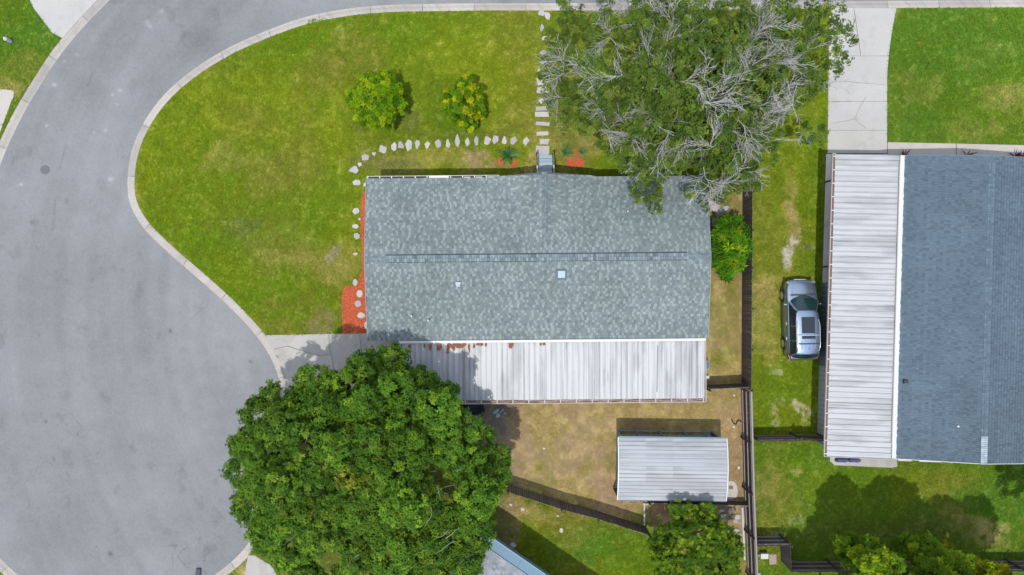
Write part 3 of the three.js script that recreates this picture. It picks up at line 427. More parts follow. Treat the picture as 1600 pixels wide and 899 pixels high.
// ---------------------------------------------------------------- stepping stones and rocks
const stoneMats = [[216, 209, 205], [206, 201, 200], [222, 215, 210], [198, 192, 190]].map((t, i) => std(0xffffff, 0.95, 0, { map: concTex(t, 1300 + i * 31, 1.3) }));
function stoneGeo(w, d, h, sd, sides = 0, round = 0.28) { w *= 1.2; d *= 1.2; // an irregular flat slab, chamfered
  const r = rng(sd), n = sides || 5 + Math.floor(r() * 2), pts = []; const ph = r() * 6.28;
  for (let k = 0; k < n; k++) { const a = ph + (k + (r() - .5) * 0.7) / n * 6.283, f = 1 - round * r(); pts.push(new THREE.Vector2(Math.cos(a) * w / 2 * f * 1.12, Math.sin(a) * d / 2 * f * 1.12)); }
  return slabGeo(pts, h);
}
function slabGeo(pts, h) { const g = new THREE.ExtrudeGeometry(new THREE.Shape(pts), { depth: Math.max(0.01, h - 0.02), bevelEnabled: true, bevelThickness: 0.02, bevelSize: 0.025, bevelOffset: -0.025, bevelSegments: 2, steps: 1 }); g.rotateX(-Math.PI / 2); return uvXZ(g).translate(0, 0, 0); }
const ordinal = ['first', 'second', 'third', 'fourth', 'fifth', 'sixth', 'seventh', 'eighth', 'ninth', 'tenth', 'eleventh', 'twelfth', 'thirteenth', 'fourteenth', 'fifteenth', 'sixteenth', 'seventeenth', 'eighteenth', 'nineteenth', 'twentieth', 'twenty-first', 'twenty-second', 'twenty-third', 'twenty-fourth'];
const shapeWord = (w, d) => w > d * 1.5 ? 'wide' : d > w * 1.5 ? 'narrow upright' : w * d > 140 ? 'large' : w * d < 60 ? 'small' : 'chunky';
const curveRow = [[557, 285.6, 13, 8], [553.4, 266.3, 14, 11], [562, 257, 6, 7], [570.4, 246.3, 13, 11], [584.8, 240.4, 8, 5], [598, 233.4, 11, 12], [615.4, 229, 9, 12], [627, 227.6, 9, 13], [639, 227.6, 11, 16], [652, 226, 8, 14], [667.5, 227, 9, 11], [685, 225.5, 10, 13], [700, 224.6, 9, 13], [714.5, 219.8, 8, 17], [730.4, 222.7, 7, 13], [744, 220.8, 7, 13], [761.6, 219.8, 11, 13], [774.4, 218.5, 9, 13], [788.2, 220.2, 8, 14], [802.4, 220.2, 11, 13], [822.2, 221, 9, 13]];
curveRow.forEach(([x, y, w, d], i) => solo('stepping_stone', stoneGeo(w / S, d / S, 0.07, 1400 + i), stoneMats[i % 4], [X(x), 0, Z(y)], 0, `${shapeWord(w, d)} pale stone, ${ordinal[i]} along the curved row from the house corner towards the steps`, 'stepping stone', 'stones in the curved row on the front lawn'));
const walkRow = [[848, 193.7, 20, 5, 4, 0.12], [846.7, 179, 19, 7], [848, 169.7, 20, 6], [847.7, 157.7, 11, 10], [849, 141, 18, 9], [846, 128, 13, 9], [843, 111, 6, 8], [849, 96.7, 9, 7], [850, 82.7, 11, 6], [852, 61, 11, 7], [846.7, 44, 6, 13], [856, 25, 8, 12], [846.7, 20.7, 11, 10]];
const rect = (w, d, sd, j = 0.06) => { const r = rng(sd), q = () => 1 + (r() - .5) * j * 2; return [[-1, -1], [0, -1], [1, -1], [1, 1], [0.1, 1], [-1, 1]].map(([a, b]) => new THREE.Vector2(a * w / 2 * q(), b * d / 2 * q())); };
solo('stepping_stone', slabGeo(rect(21 / S, 16 / S, 5), 0.07), stoneMats[1], [X(848), 0, Z(236)], 0.01, 'large square grey paving slab at the foot of the front steps', 'stepping stone');
solo('stepping_stone', slabGeo(rect(15 / S, 9 / S, 15, 0.25), 0.07), stoneMats[0], [X(849.9), 0, Z(221.6)], 0, 'ragged pale stone lying just beyond the square slab at the front steps', 'stepping stone', 'stones of the straight front walk');
solo('stepping_stone', slabGeo(rect(19 / S, 6.5 / S, 25), 0.07), stoneMats[2], [X(847.7), 0, Z(209)], 0.03, 'wide pale plank of stone, third up from the front steps', 'stepping stone', 'stones of the straight front walk');
walkRow.forEach(([x, y, w, d], i) => solo('stepping_stone', w > 12 ? slabGeo(rect(w / S * 1.1, d / S * 1.15, 40 + i, d < 8 ? .06 : .16), 0.07) : stoneGeo(w / S, d / S, 0.07, 1500 + i), stoneMats[(i + 1) % 4], [X(x), 0, Z(y)], (i % 3 - 1) * 0.08, `${shapeWord(w, d)} pale stone, ${ordinal[i + 3]} up the straight front walk from the steps`, 'stepping stone', 'stones of the straight front walk'));
const sideRow = [[556.7, 330, 10, 9], [562, 342.7, 4, 4], [556, 354, 9, 6], [558, 369, 9, 9], [556, 397, 7, 4], [555.3, 442, 7, 10], [562.3, 458.7, 9, 10], [560, 474.7, 9, 9], [565, 493, 11, 9], [572.7, 508.7, 6, 10]];
sideRow.forEach(([x, y, w, d], i) => solo('stepping_stone', stoneGeo(w / S, d / S, 0.1, 1600 + i, 8, 0.2), stoneMats[i % 4], [X(x), 0, Z(y)], 0, `${shapeWord(w, d)} round pale stone, ${ordinal[i]} down the side row beside the red mulch`, 'stepping stone', 'stones along the west side of the house'));
solo('stepping_stone', stoneGeo(5 / S, 6 / S, 0.07, 1650), stoneMats[2], [X(570), 0, Z(289)], 0, 'small pale stone tucked against the front corner of the grey shingled house', 'stepping stone');
function rockGeo(w, h, d, sd) { const g = new THREE.IcosahedronGeometry(0.5, 2), p = g.attributes.position; for (let i = 0; i < p.count; i++) { const x = p.getX(i), y = p.getY(i), z = p.getZ(i), f = 0.78 + 0.5 * fbm(x * 2.4 + sd, z * 2.4 + y * 3.1, sd, 3); p.setXYZ(i, x * w * f * 1.1, Math.max(-0.02, y * h * f + h * .25), z * d * f * 1.1); } g.computeVertexNormals(); return uvXZ(g); }
[[1115, 324.6, 15, 12, 'largest'], [1123, 333, 13, 13, 'middle'], [1133.5, 328, 11, 12, 'easternmost'], [1114.6, 349, 9, 15, 'southernmost'], [1108, 317, 10, 9, 'nearest the roof'], [1117, 316, 10, 6, 'northernmost']].forEach(([x, y, w, d, k], i) => solo('rock', rockGeo(w / S, 0.32, d / S, 31 + i * 7), stoneMats[i % 4], [X(x + 1), 0, Z(y)], 0, `pale pinkish rock, ${k} of the pile between house corner and leafy shrub`, 'rock', 'rocks piled beside the house corner'));
[[1152.5, 808, 9, 8, 'large white'], [1150, 814.5, 8, 7, 'white'], [1151, 828, 8, 5, 'flat cream'], [1155, 835.7, 7, 6, 'cream'], [1141, 798.6, 6, 9, 'tall pale'], [1145, 806, 5, 4, 'small tan'], [1140, 829, 6, 6, 'half hidden pale'], [1130, 806, 9, 6, 'shaded grey'], [1127, 798, 8, 5, 'flat shaded grey'], [1132, 812, 6, 5, 'small shaded grey']].forEach(([x, y, w, d, k], i) => solo('rubble_stone', rockGeo(w / S, 0.16, d / S, 131 + i * 5), stoneMats[(i + 2) % 4], [X(x), 0, Z(y)], 0, `${k} broken stone on bare soil between the shed and the right fence`, 'rubble', 'broken stones on the soil behind the shed'));
{ // spilt concrete beside the shed
  const pts = [[1134, 752], [1141, 751], [1147, 753], [1151, 760], [1152, 770], [1150, 777], [1143, 781], [1136, 780], [1130, 776], [1128, 764]].map(([a, b]) => new THREE.Vector2(X(a + 1) - X(1142), -(Z(b) - Z(767))));
  const o = solo('concrete_patch', slabGeo(pts, 0.05), std(0xffffff, 0.95, 0, { map: concTex([222, 214, 206], 1700, 1.5) }), [X(1142), 0, Z(767)], 0, 'rounded white patch of spilt concrete at the east end of the metal shed', 'concrete patch');
  part('hollow', slabGeo([[-.12, -.1], [.1, -.12], [.14, .06], [0, .13], [-.14, .08]].map((p) => new THREE.Vector2(...p)), 0.03), std(col(150, 126, 104), 1), o).position.set(0.0, 0.035, -0.2);
}
// ---------------------------------------------------------------- fences
const woodMats = [[98, 86, 80], [88, 78, 74], [106, 94, 86]].map((t, i) => std(0xffffff, 0.95, 0, { map: dtex(64, 256, (a, b) => { const n = fbm(a / 3, b / 50, 1800 + i * 9, 4), c = alb(...t), f = 0.65 + 0.7 * n; return [c[0] * f, c[1] * f, c[2] * f]; }, true, 4, 0.6) }));
const railMat = std(0xffffff, 0.9, 0, { map: dtex(64, 128, (a, b) => { const n = fbm(a / 20, b / 5, 1830, 4), c = alb(158, 146, 140), f = 0.7 + 0.55 * n; return [c[0] * f, c[1] * f, c[2] * f]; }, true, 1, 1) });
const railPale = std(col(172, 162, 160), 0.9);
function fence(label, pts, h, side, o = {}) { // side: +1 / -1, which face carries rails and posts
  const w = pts.map(([a, b]) => V3(X(a), 0, Z(b))), f = thing(o.name || 'fence', label, o.cat || 'fence', [w[0].x, 0, w[0].z]), r = rng(o.seed || 5);
  const pw = o.pw || 0.142, gap = o.gap ?? 0.006, geos = [0, 1, 2].map((k) => box(pw - gap, 1, 0.018, 0, 0.5, 0)); let pn = 0;
  for (let i = 0; i < w.length - 1; i++) {
    const a = w[i].clone().sub(w[0]), b = w[i + 1].clone().sub(w[0]), d = b.clone().sub(a), L = d.length(); d.normalize(); const nrm = V3(-d.z, 0, d.x).multiplyScalar(side), ry = Math.atan2(-d.z, d.x), n = Math.round(L / pw);
    for (let k = 0; k < n; k++) { const p = a.clone().addScaledVector(d, (k + .5) * L / n), m = part('plank', geos[k % 3], woodMats[Math.floor(r() * 3)], f); m.position.copy(p); m.position.y = 0.03 + 0.02 * r(); m.scale.y = h - 0.03 + (r() - .5) * 0.03; m.rotation.set((r() - .5) * .012, ry, 0); }
    const ps = Math.max(1, Math.round(L / (o.post || 2.3)));
    for (const y of (o.rails || [0.25, 0.85, 1.45])) for (let k = 0; k < ps; k++) { const p = a.clone().addScaledVector(d, k * L / ps + 0.01).addScaledVector(nrm, 0.032), q = a.clone().addScaledVector(d, (k + 1) * L / ps - 0.01).addScaledVector(nrm, 0.032); p.y = q.y = y * h / 1.6 + (r() - .5) * 0.015; part('rail', beam(p, q, 0.042, 0.085), o.railMat || railMat, f); }
    for (let k = (i ? 1 : 0); k <= ps; k++) { const p = a.clone().addScaledVector(d, k * L / ps).addScaledVector(nrm, 0.1); part('post', rbox(0.09, h + 0.06, 0.09, 0.008, p.x, h / 2 + 0.03, p.z), woodMats[1], f); }
    if (o.cap) { const p = a.clone(), q = b.clone(); p.y = q.y = h + 0.02; part('cap_rail', beam(p, q, 0.09, 0.03), railPale, f); }
  }
  return f;
}
fence('long wooden fence with its smooth plank face towards the grey shingled house, north half', [[1161, 190], [1159.5, 420], [1158.5, 604]], 1.75, -1, { seed: 1 });
fence('tall wooden fence with rails and posts facing the brown yard, right of the shed', [[1158.5, 606], [1162.5, 760], [1168, 893]], 1.75, 1, { seed: 2, post: 2.45, railMat: railPale, cap: true });
fence('short dark wooden fence from the white carport corner across to the right boundary', [[1098, 602], [1157.5, 599.2]], 1.65, 1, { seed: 3 });
fence('diagonal dark picket fence running from the large tree to the lower yard corner', [[728, 735], [794.7, 756.5], [875.8, 782.6], [930.9, 797.2], [1009.2, 822.3]], 1.7, 1, { seed: 4, gap: 0.02, pw: 0.13, post: 2.25 });
fence('low dark fence just behind the metal shed, ending at the right boundary', [[1012, 779.5], [1164, 784]], 0.8, 1, { seed: 5 });
fence('shaded wooden fence left of the gate across the green side lawn', [[1171, 681], [1234, 680]], 1.6, -1, { seed: 6 });
fence('wooden gate beside the grey wall of the neighbouring carport', [[1235, 679], [1277, 680.5]], 1.65, -1, { seed: 7, name: 'gate', cat: 'gate', rails: [0.2, 1.4] });
fence('short railed fence panel above the white box at the lower right', [[1170, 838], [1218, 837.6]], 1.6, -1, { seed: 8, railMat: railPale });
fence('brown plank fence return joining the two railed fences at lower right', [[1218.6, 839], [1220.3, 876]], 1.6, -1, { seed: 9 });
fence('railed fence running along the lower right edge behind the orange-leaved trees', [[1221, 877], [1640, 876]], 1.6, -1, { seed: 10, post: 2.5 });

// ---------------------------------------------------------------- metal shed
{
  const cx = X(1050.5, 2.15), cz = Z(733.7, 2.15), W = 6.05, D = 3.5, eh = 2.1, rh = 2.38, hz = D / 2;
  const o = thing('shed', 'open metal shed with a low ribbed grey roof in the brown back yard', 'shed', [cx, 0, cz], -0.012), r = rng(12);
  const steel = std(0xffffff, 0.5, 0, { map: metalTex([194, 198, 203], 1900, 0.7) }), steel2 = std(0xffffff, 0.5, 0, { map: metalTex([191, 196, 201], 1900, 0.7) }), frame = std(col(166, 190, 208), 0.5, 0.2), white = std(col(236, 238, 240), 0.5);
  const th = Math.atan2(rh - eh, hz), sl = Math.hypot(rh - eh, hz), nr = 8, pw = sl / nr;
  for (const s of [-1, 1]) for (let i = 0; i < nr; i++) for (let c = 0; c < 2; c++) { const d = (i + .5) * pw, dr = 0.10 * Math.sin(Math.PI * d / sl) * 0.6; const m = part('roof_panel', panel(pw, W / 2 - 0.004, 0.02, s > 0 ? i : 30 + i, 0, c ? 0 : W / 2).rotateY(Math.PI / 2).translate(-W / 4, 0, 0), steel, o); m.position.set((c - .5) * W / 2 + 0, eh + d * Math.sin(th) + dr, s * (hz - d * Math.cos(th))); m.rotation.x = s * (th - 0.0); }
  part('roof_trim', beam(V3(-W / 2, eh - 0.05, -hz - 0.03), V3(W / 2, eh - 0.05, -hz - 0.03), 0.05, 0.1), std(col(128, 156, 184), 0.5), o);
  part('roof_trim', beam(V3(-W / 2, eh - 0.05, hz + 0.03), V3(W / 2, eh - 0.05, hz + 0.03), 0.05, 0.1), std(col(96, 112, 150), 0.5), o);
  for (const s of [-1, 1]) for (const q of [-1, 1]) for (let k = 0; k < 3; k++) { const f = (t) => { const d = t * sl; return V3(s * (W / 2 + 0.02), eh + d * Math.sin(th) + 0.06 * Math.sin(Math.PI * t) + 0.02, q * (hz - d * Math.cos(th))); }; part('edge_trim', beam(f(k / 3), f((k + 1) / 3), 0.06, 0.07), white, o); }
  part('ceiling_sheet', box(W - .1, 0.02, D - .1, 0, eh - 0.04, 0), frame, o);
  for (const s of [-1, 1]) for (const x of [-W / 2 + .24, -1.75, -0.35, 1.1, 2.2, W / 2 - .24]) part('post', box(0.06, eh - .06, 0.06, x, (eh - .06) / 2, s * (hz - 0.04)), frame, o);
  for (const s of [-1, 1]) { part('base_rail', box(W - .46, 0.06, 0.06, 0, 0.05, s * (hz - 0.04)), frame, o); part('middle_rail', box(W - .6, 0.05, 0.05, -0.2, 0.95, s * (hz - 0.1)), frame, o); part('base_rail', box(0.06, 0.06, D - .2, s * (W / 2 - .24), 0.05, 0), frame, o); }
  const dark = std(col(96, 104, 112), 0.7); for (let k = 0; k < 10; k++) part('wall_panel', box(W / 10 - .01, eh - .15, 0.02, -W / 2 + (k + .5) * W / 10, (eh - .15) / 2 + .06, hz - 0.09), dark, o);
  for (const s of [-1, 1]) for (let k = 0; k < 5; k++) part('wall_panel', box(0.02, eh - .15, D / 5 - .03, s * (W / 2 - .3), (eh - .15) / 2 + .06, -hz + .05 + (k + .5) * (D - .1) / 5), dark, o);
  part('label_plate', box(0.03, 0.012, 0.45, -W / 2 + 0.14, eh + 0.13, -0.05), std(col(70, 84, 100), 0.7), o);
}
// ---------------------------------------------------------------- front steps
{
  const o = thing('front_steps', 'pale blue wooden front steps with handrails leading up to the entry', 'steps', [X(850.5), 0, Z(256)], HT);
  const tread = [[178, 198, 208], [168, 190, 202], [184, 204, 214]].map((c) => std(col(...c), 0.75)), w = 0.84;
  [[-0.36, 0.17], [-0.12, 0.34], [0.12, 0.5]].forEach(([z, y], k) => { part('tread', rbox(w, 0.04, 0.235, 0.008, 0, y, z), tread[k], o); part('riser', box(w - .04, 0.13, 0.02, 0, y - 0.085, z - 0.1), tread[1], o); });
  for (let k = 0; k < 7; k++) part('deck_board', rbox(w, 0.035, 0.135, 0.006, 0, 0.66, 0.31 + k * 0.142), tread[k % 3], o);
  for (const s of [-1, 1]) { const dark = std(col(74, 84, 94), 0.6);
    part('stringer', beam(V3(s * 0.43, 0.05, -0.47), V3(s * 0.43, 0.62, 0.3), 0.04, 0.2), std(col(196, 210, 216), 0.7), o);
    const rail = part('handrail', beam(V3(s * 0.47, 1.0, -0.5), V3(s * 0.47, 1.55, 0.35), 0.055, 0.05), s < 0 ? dark : std(col(120, 130, 136), 0.6), o);
    part('handrail', beam(V3(s * 0.47, 1.55, 0.36), V3(s * 0.47, 1.55, 1.2), 0.055, 0.05), whiteOld, o);
    for (const [z, h] of [[-0.5, 1.0], [0.35, 1.55], [1.18, 1.55]]) part('post', box(0.07, h, 0.07, s * 0.47, h / 2, z), z < 0 ? dark : whiteOld, o); }
}
// ---------------------------------------------------------------- car maker (z runs back from the nose, which points to -z)
function car(name, label, paint, pos, turn) {
  const o = thing(name, label, 'car', pos, turn), L = 4.66;
  const glass = std(new THREE.Color(0.012, 0.02, 0.022), 0.06, 0, {}), black = std(new THREE.Color(0.02, 0.02, 0.022), 0.5), chrome = std(new THREE.Color(0.6, 0.62, 0.64), 0.25, 0.9), tyre = std(new THREE.Color(0.02, 0.02, 0.02), 0.9);
  // half width, hood / belt height along the body
  const st = [[-2.33, .50, .62, .40], [-2.30, .64, .72, .30], [-2.2, .78, .84, .24], [-2.02, .86, .93, .22], [-1.75, .905, .99, .22], [-1.3, .925, 1.05, .22], [-0.95, .93, 1.10, .22], [-0.6, .93, 1.12, .22], [0, .935, 1.12, .22], [0.8, .935, 1.13, .22], [1.5, .925, 1.13, .22], [1.95, .90, 1.12, .24], [2.2, .85, 1.08, .28], [2.3, .76, .98, .34], [2.33, .60, .80, .45]];
  const ring = ([z, w, t, b]) => [[w * .82, b], [w * .97, b + .1], [w, b + (t - b) * .45], [w * .985, b + (t - b) * .72], [w * .955, t - .09], [w * .90, t - .03], [w * .78, t + .0], [w * .4, t + .035], [0, t + .045]];
  const half = st.map((s) => ring(s).map(([x, y]) => [x, y, s[0]])), full = half.map((h) => [...h, ...h.slice(0, -1).reverse().map(([x, y, z]) => [-x, y, z])]);
  const loft = (R, close = true) => { const m = R[0].length, pos = [], idx = []; R.forEach((r) => r.forEach((p) => pos.push(...p))); for (let i = 0; i < R.length - 1; i++) for (let q = 0; q < m - (close ? 0 : 1); q++) { const a = i * m + q, b = i * m + (q + 1) % m; idx.push(a, b, a + m, b, b + m, a + m); } if (close) for (const [b, f] of [[0, 1], [(R.length - 1) * m, 0]]) for (let q = 1; q < m - 1; q++) f ? idx.push(b, b + q + 1, b + q) : idx.push(b, b + q, b + q + 1); const g = new THREE.BufferGeometry(); g.setAttribute('position', new THREE.Float32BufferAttribute(pos, 3)); g.setIndex(idx); g.computeVertexNormals(); return g; };
  const body = part('body', loft(full), paint, o);
  // glasshouse: belt line to roof line
  const beltAt = (z) => z < -0.95 ? 1.09 : 1.12;
  const roofR = [[-0.56, .50, 1.60], [-0.42, .60, 1.665], [0.0, .645, 1.70], [0.7, .655, 1.715], [1.4, .645, 1.70], [1.8, .61, 1.66], [1.92, .54, 1.61]];
  const rr = roofR.map(([z, w, y]) => [[w + .025, y - .05, z], [w, y - .005, z], [w * .8, y + .015, z], [w * .4, y + .03, z], [0, y + .034, z], [-w * .4, y + .03, z], [-w * .8, y + .015, z], [-w, y - .005, z], [-w - .025, y - .05, z]]);
  const roof = part('roof', loft(rr, false), paint, o);
  const patch = (A, B, n = 8) => { const pos = [], idx = []; for (let i = 0; i <= n; i++) { const a = A(i / n), b = B(i / n); for (let k = 0; k <= 3; k++) { const t = k / 3; pos.push(lerp(a[0], b[0], t), lerp(a[1], b[1], t) + 0.02 * Math.sin(Math.PI * t), lerp(a[2], b[2], t)); } } for (let i = 0; i < n; i++) for (let k = 0; k < 3; k++) { const a = i * 4 + k; idx.push(a, a + 1, a + 4, a + 1, a + 5, a + 4); } const g = new THREE.BufferGeometry(); g.setAttribute('position', new THREE.Float32BufferAttribute(pos, 3)); g.setIndex(idx); g.computeVertexNormals(); return g; };
  part('windscreen', patch((t) => { const u = 2 * t - 1; return [u * .76, 1.13, -1.42 + 0.30 * u * u]; }, (t) => { const u = 2 * t - 1; return [u * .52, 1.612 + .02 * (1 - u * u), -0.58 + .07 * u * u]; }), std(new THREE.Color(0.012, 0.03, 0.033), 0.1), o);
  part('rear_window', patch((t) => { const u = 2 * t - 1; return [u * .74, 1.14, 2.22 - 0.1 * u * u]; }, (t) => { const u = 2 * t - 1; return [u * .55, 1.61, 1.93]; }), glass, o);
  for (const s of [-1, 1]) { const belt = (z) => [s * (.845), 1.115, z], top = (z) => { let i = 0; while (i < roofR.length - 2 && roofR[i + 1][0] < z) i++; const a = roofR[i], b = roofR[i + 1], t = clamp((z - a[0]) / (b[0] - a[0])); return [s * (lerp(a[1], b[1], t) + .024), lerp(a[2], b[2], t) - .045, z]; };
    [[-1.02, -0.48, 0.28, 0.28], [0.33, 0.33, 1.12, 1.12], [1.17, 1.17, 2.0, 1.82]].forEach(([b0, t0, b1, t1]) => part('side_window', patch((t) => belt(lerp(b0, b1, t)), (t) => top(lerp(t0, t1, t))), glass, o));
    for (const [b0, t0, w] of [[-1.08, -.54, .03], [.305, .305, .025], [1.145, 1.145, .025], [2.05, 1.86, .05]]) part('pillar', beam(V3(...belt(b0)), V3(...top(t0)), w * 2, 0.05), paint, o);
    part('roof_rail', (() => { const c = new THREE.CatmullRomCurve3([V3(s * .60, 1.69, -0.05), V3(s * .625, 1.765, .12), V3(s * .635, 1.785, .8), V3(s * .62, 1.765, 1.55), V3(s * .58, 1.68, 1.75)]); return new THREE.TubeGeometry(c, 16, 0.022, 6); })(), chrome, o);
    const mir = part('wing_mirror', T(new RoundedBoxGeometry(0.22, 0.15, 0.11, 2, 0.04), s * 1.03, 1.12, -0.92), paint, o); part('mirror_arm', beam(V3(s * .88, 1.08, -.9), V3(s * .97, 1.1, -.92), .05, .04), black, mir);
    part('headlight', T(new RoundedBoxGeometry(0.32, 0.14, 0.16, 2, 0.04), s * .68, .8, -2.14, s * 0.5), std(new THREE.Color(.2, .21, .23), .2, .3), o); part('tail_light', T(new RoundedBoxGeometry(0.12, 0.2, 0.34, 2, 0.04), s * .84, .98, 2.1, s * -0.3), std(new THREE.Color(.12, .01, .01), .3), o);
    for (const z of [-1.42, 1.38]) { const w = part('wheel', T(new THREE.CylinderGeometry(.35, .35, .23, 28), s * .83, .35, z, 0, 0, Math.PI / 2), tyre, o); part('rim', T(new THREE.CylinderGeometry(.23, .23, .02, 20), s * .947, .35, z, 0, 0, Math.PI / 2), chrome, w); part('wheel_arch', T(new THREE.TorusGeometry(.385, .035, 6, 20, Math.PI), s * .925, .36, z, Math.PI / 2), black, o); }
    for (const z of [.2, 1.05]) part('door_handle', T(new RoundedBoxGeometry(.03, .035, .2, 1, .012), s * .945, .94, z), chrome, o);
    part('door_seam', box(.004, .5, .012, s * .938, .72, .3), black, o); part('sill', box(.03, .06, 2.3, s * .93, .3, 0), black, o);
  }
  const sr = part('sunroof', T(new RoundedBoxGeometry(.74, .03, .92, 2, .012), 0, 1.748, .26), std(new THREE.Color(.012, .016, .022), .3), o);
  part('sunroof', T(new RoundedBoxGeometry(.74, .03, .17, 2, .012), 0, 1.753, .95), std(new THREE.Color(.012, .016, .022), .3), o);
  for (const z of [.82, 1.32]) part('crossbar', merge([box(1.24, .03, .05, 0, 1.80, z)]), z < 1 ? chrome : black, o);
  for (let k = -2; k <= 2; k++) part('roof_rib', box(.05, .012, .5, k * .19, 1.735, 1.36), paint, o);
  part('antenna', T(new THREE.ConeGeometry(.035, .09, 8), 0.02, 1.765, 1.6, 0, .3), black, o);
  part('front_bumper', T(new RoundedBoxGeometry(1.35, .18, .12, 2, .05), 0, .42, -2.3), black, o); part('rear_bumper', T(new RoundedBoxGeometry(1.5, .16, .14, 2, .05), 0, .5, 2.3), paint, o);
  part('grille', box(.7, .16, .04, 0, .62, -2.335), chrome, o); for (const s of [-1, 1]) part('wiper', beam(V3(s * .1 - .2, 1.17, -1.38), V3(s * .1 + .32, 1.215, -1.28), .018, .015), black, o);
  part('hood_crease', merge([-1, 1].map((s) => beam(V3(s * .62, 1.09, -1.3), V3(s * .5, .925, -2.1), .02, .014))), paint, o);
  for (const z of [-1.46]) part('cowl', T(box(1.4, .02, .08), 0, 1.135, z), black, o);
  return o;
}
car('parked_car', 'grey metallic estate car with sunroof and roof rails parked on the side lawn', new THREE.MeshPhysicalMaterial({ color: new THREE.Color(0.23, 0.29, 0.38), metalness: 0.85, roughness: 0.34, clearcoat: 1, clearcoatRoughness: 0.05 }), [X(1244), 0, Z(499)], 0.022);
car('parked_car', 'white car mostly hidden beneath the large green tree at the lower edge', new THREE.MeshPhysicalMaterial({ color: new THREE.Color(0.75, 0.77, 0.8), metalness: 0, roughness: 0.3, clearcoat: 1 }), [X(466), 0.03, Z(948)], -0.45);
// ---------------------------------------------------------------- small things
solo('manhole_cover', merge([new THREE.CylinderGeometry(.27, .27, .02, 28).translate(0, .01, 0), ...[-.14, 0, .14].map((x) => box(.05, .02, .36, x, .02, 0))]), std(0xffffff, 0.8, 0, { map: dtex(64, 64, (i, j) => { const f = .75 + .5 * fbm(i / 5, j / 5, 77, 3), c = alb(120, 122, 128); return c.map((v) => v * f); }) }), [X(68), -0.1, Z(265)], 0.3, 'round dark manhole cover set in the asphalt near the left edge', 'manhole cover');
{ const o = thing('bollard_light', 'small white post with a dark cap standing on the upper left lawn', 'garden light', [X(17), 0, Z(65)]); part('post', new THREE.CylinderGeometry(.09, .1, .5, 12).translate(0, .25, 0), whitePaint, o); part('cap', new THREE.CylinderGeometry(.06, .12, .1, 12).translate(0, .55, 0), std(col(230, 232, 236), .5), o); part('base', new THREE.CylinderGeometry(.16, .17, .06, 12).translate(0.02, .03, 0), std(col(60, 62, 66), .8), o); }
solo('road_hump', new RoundedBoxGeometry(.3, .16, .62, 3, .07).translate(0, .06, 0), std(col(82, 86, 96), .8), [X(309), -.1, Z(897)], -.1, 'dark grey rounded block lying on the asphalt at the lower edge', 'rubber block');
{ const o = thing('barrel', 'blue grey barrel standing at the east end of the white carport', 'barrel', [X(1103, .9), 0, Z(571, .9)]); const m = std(col(62, 78, 96), .5); part('body', new THREE.LatheGeometry([[0, 0], [.24, 0], [.26, .1], [.29, .45], [.26, .82], [.24, .9]].map((p) => new THREE.Vector2(...p)), 20), m, o); part('lid', new THREE.CylinderGeometry(.22, .24, .04, 20).translate(0, .9, 0), std(col(84, 104, 124), .4), o); part('ring', T(new THREE.TorusGeometry(.25, .015, 6, 20), 0, .9, 0, 0, Math.PI / 2), std(col(200, 206, 210), .4), o); }
{ const o = thing('meter_box', 'small white box on a pale slab beside the barrel at the carport end', 'utility box', [X(1103), 0, Z(589)]); part('box', rbox(.26, .3, .2, .02, 0, .18, 0), whiteOld, o); part('slab', box(.42, .05, .36, 0, .02, 0), concrete, o); }
{ const o = thing('white_box', 'white plastic box beside a pinkish paving slab inside the lower right fences', 'storage box', [X(1195, .4), 0, Z(870, .4)]); part('body', rbox(.42, .36, .28, .03, 0, .18, 0), whitePaint, o); part('lid', rbox(.45, .05, .31, .02, 0, .385, 0), whitePaint, o); part('spout', T(new THREE.CylinderGeometry(.03, .03, .14, 8), -.27, .25, 0, 0, 0, Math.PI / 2), whitePaint, o); }
solo('paving_slab', slabGeo(rect(.44, .6, 61), .06), std(0xffffff, .95, 0, { map: concTex([190, 172, 162], 2000) }), [X(1207.5), 0, Z(874)], 0.05, 'pinkish paving slab in the grass to the right of the white plastic box', 'paving slab');
{ const o = thing('post', 'grey post with a pale cap at the lower end of the right fence', 'post', [X(1173), 0, Z(882)]); part('shaft', box(.1, 1.5, .1, 0, .75, 0), std(col(70, 78, 80), .8), o); part('cap', new THREE.ConeGeometry(.1, .09, 4).rotateY(.785).translate(0, 1.545, 0), std(col(196, 214, 214), .5), o); }
solo('white_board', rbox(.12, .06, 3.1, .01, 0, .04, 0), whiteOld, [X(1161.5), 0, Z(834)], 0.045, 'long white board lying against the foot of the right fence beside the rubble', 'board');
{ const o = thing('pipe_frame', 'white pipe frame lying on the soil at the left rear corner of the shed', 'pipe frame', [X(1006.5), 0, Z(805)]); part('long_pipe', bar(V3(0.0, .09, -.7), V3(0, .07, .75), .06, 8), whiteOld, o); part('short_pipe', bar(V3(0.02, .1, -.66), V3(.55, .08, -.72), .05, 8), whiteOld, o); part('fitting', new THREE.SphereGeometry(.08, 10, 8).translate(0, .09, -.68), whitePaint, o); }
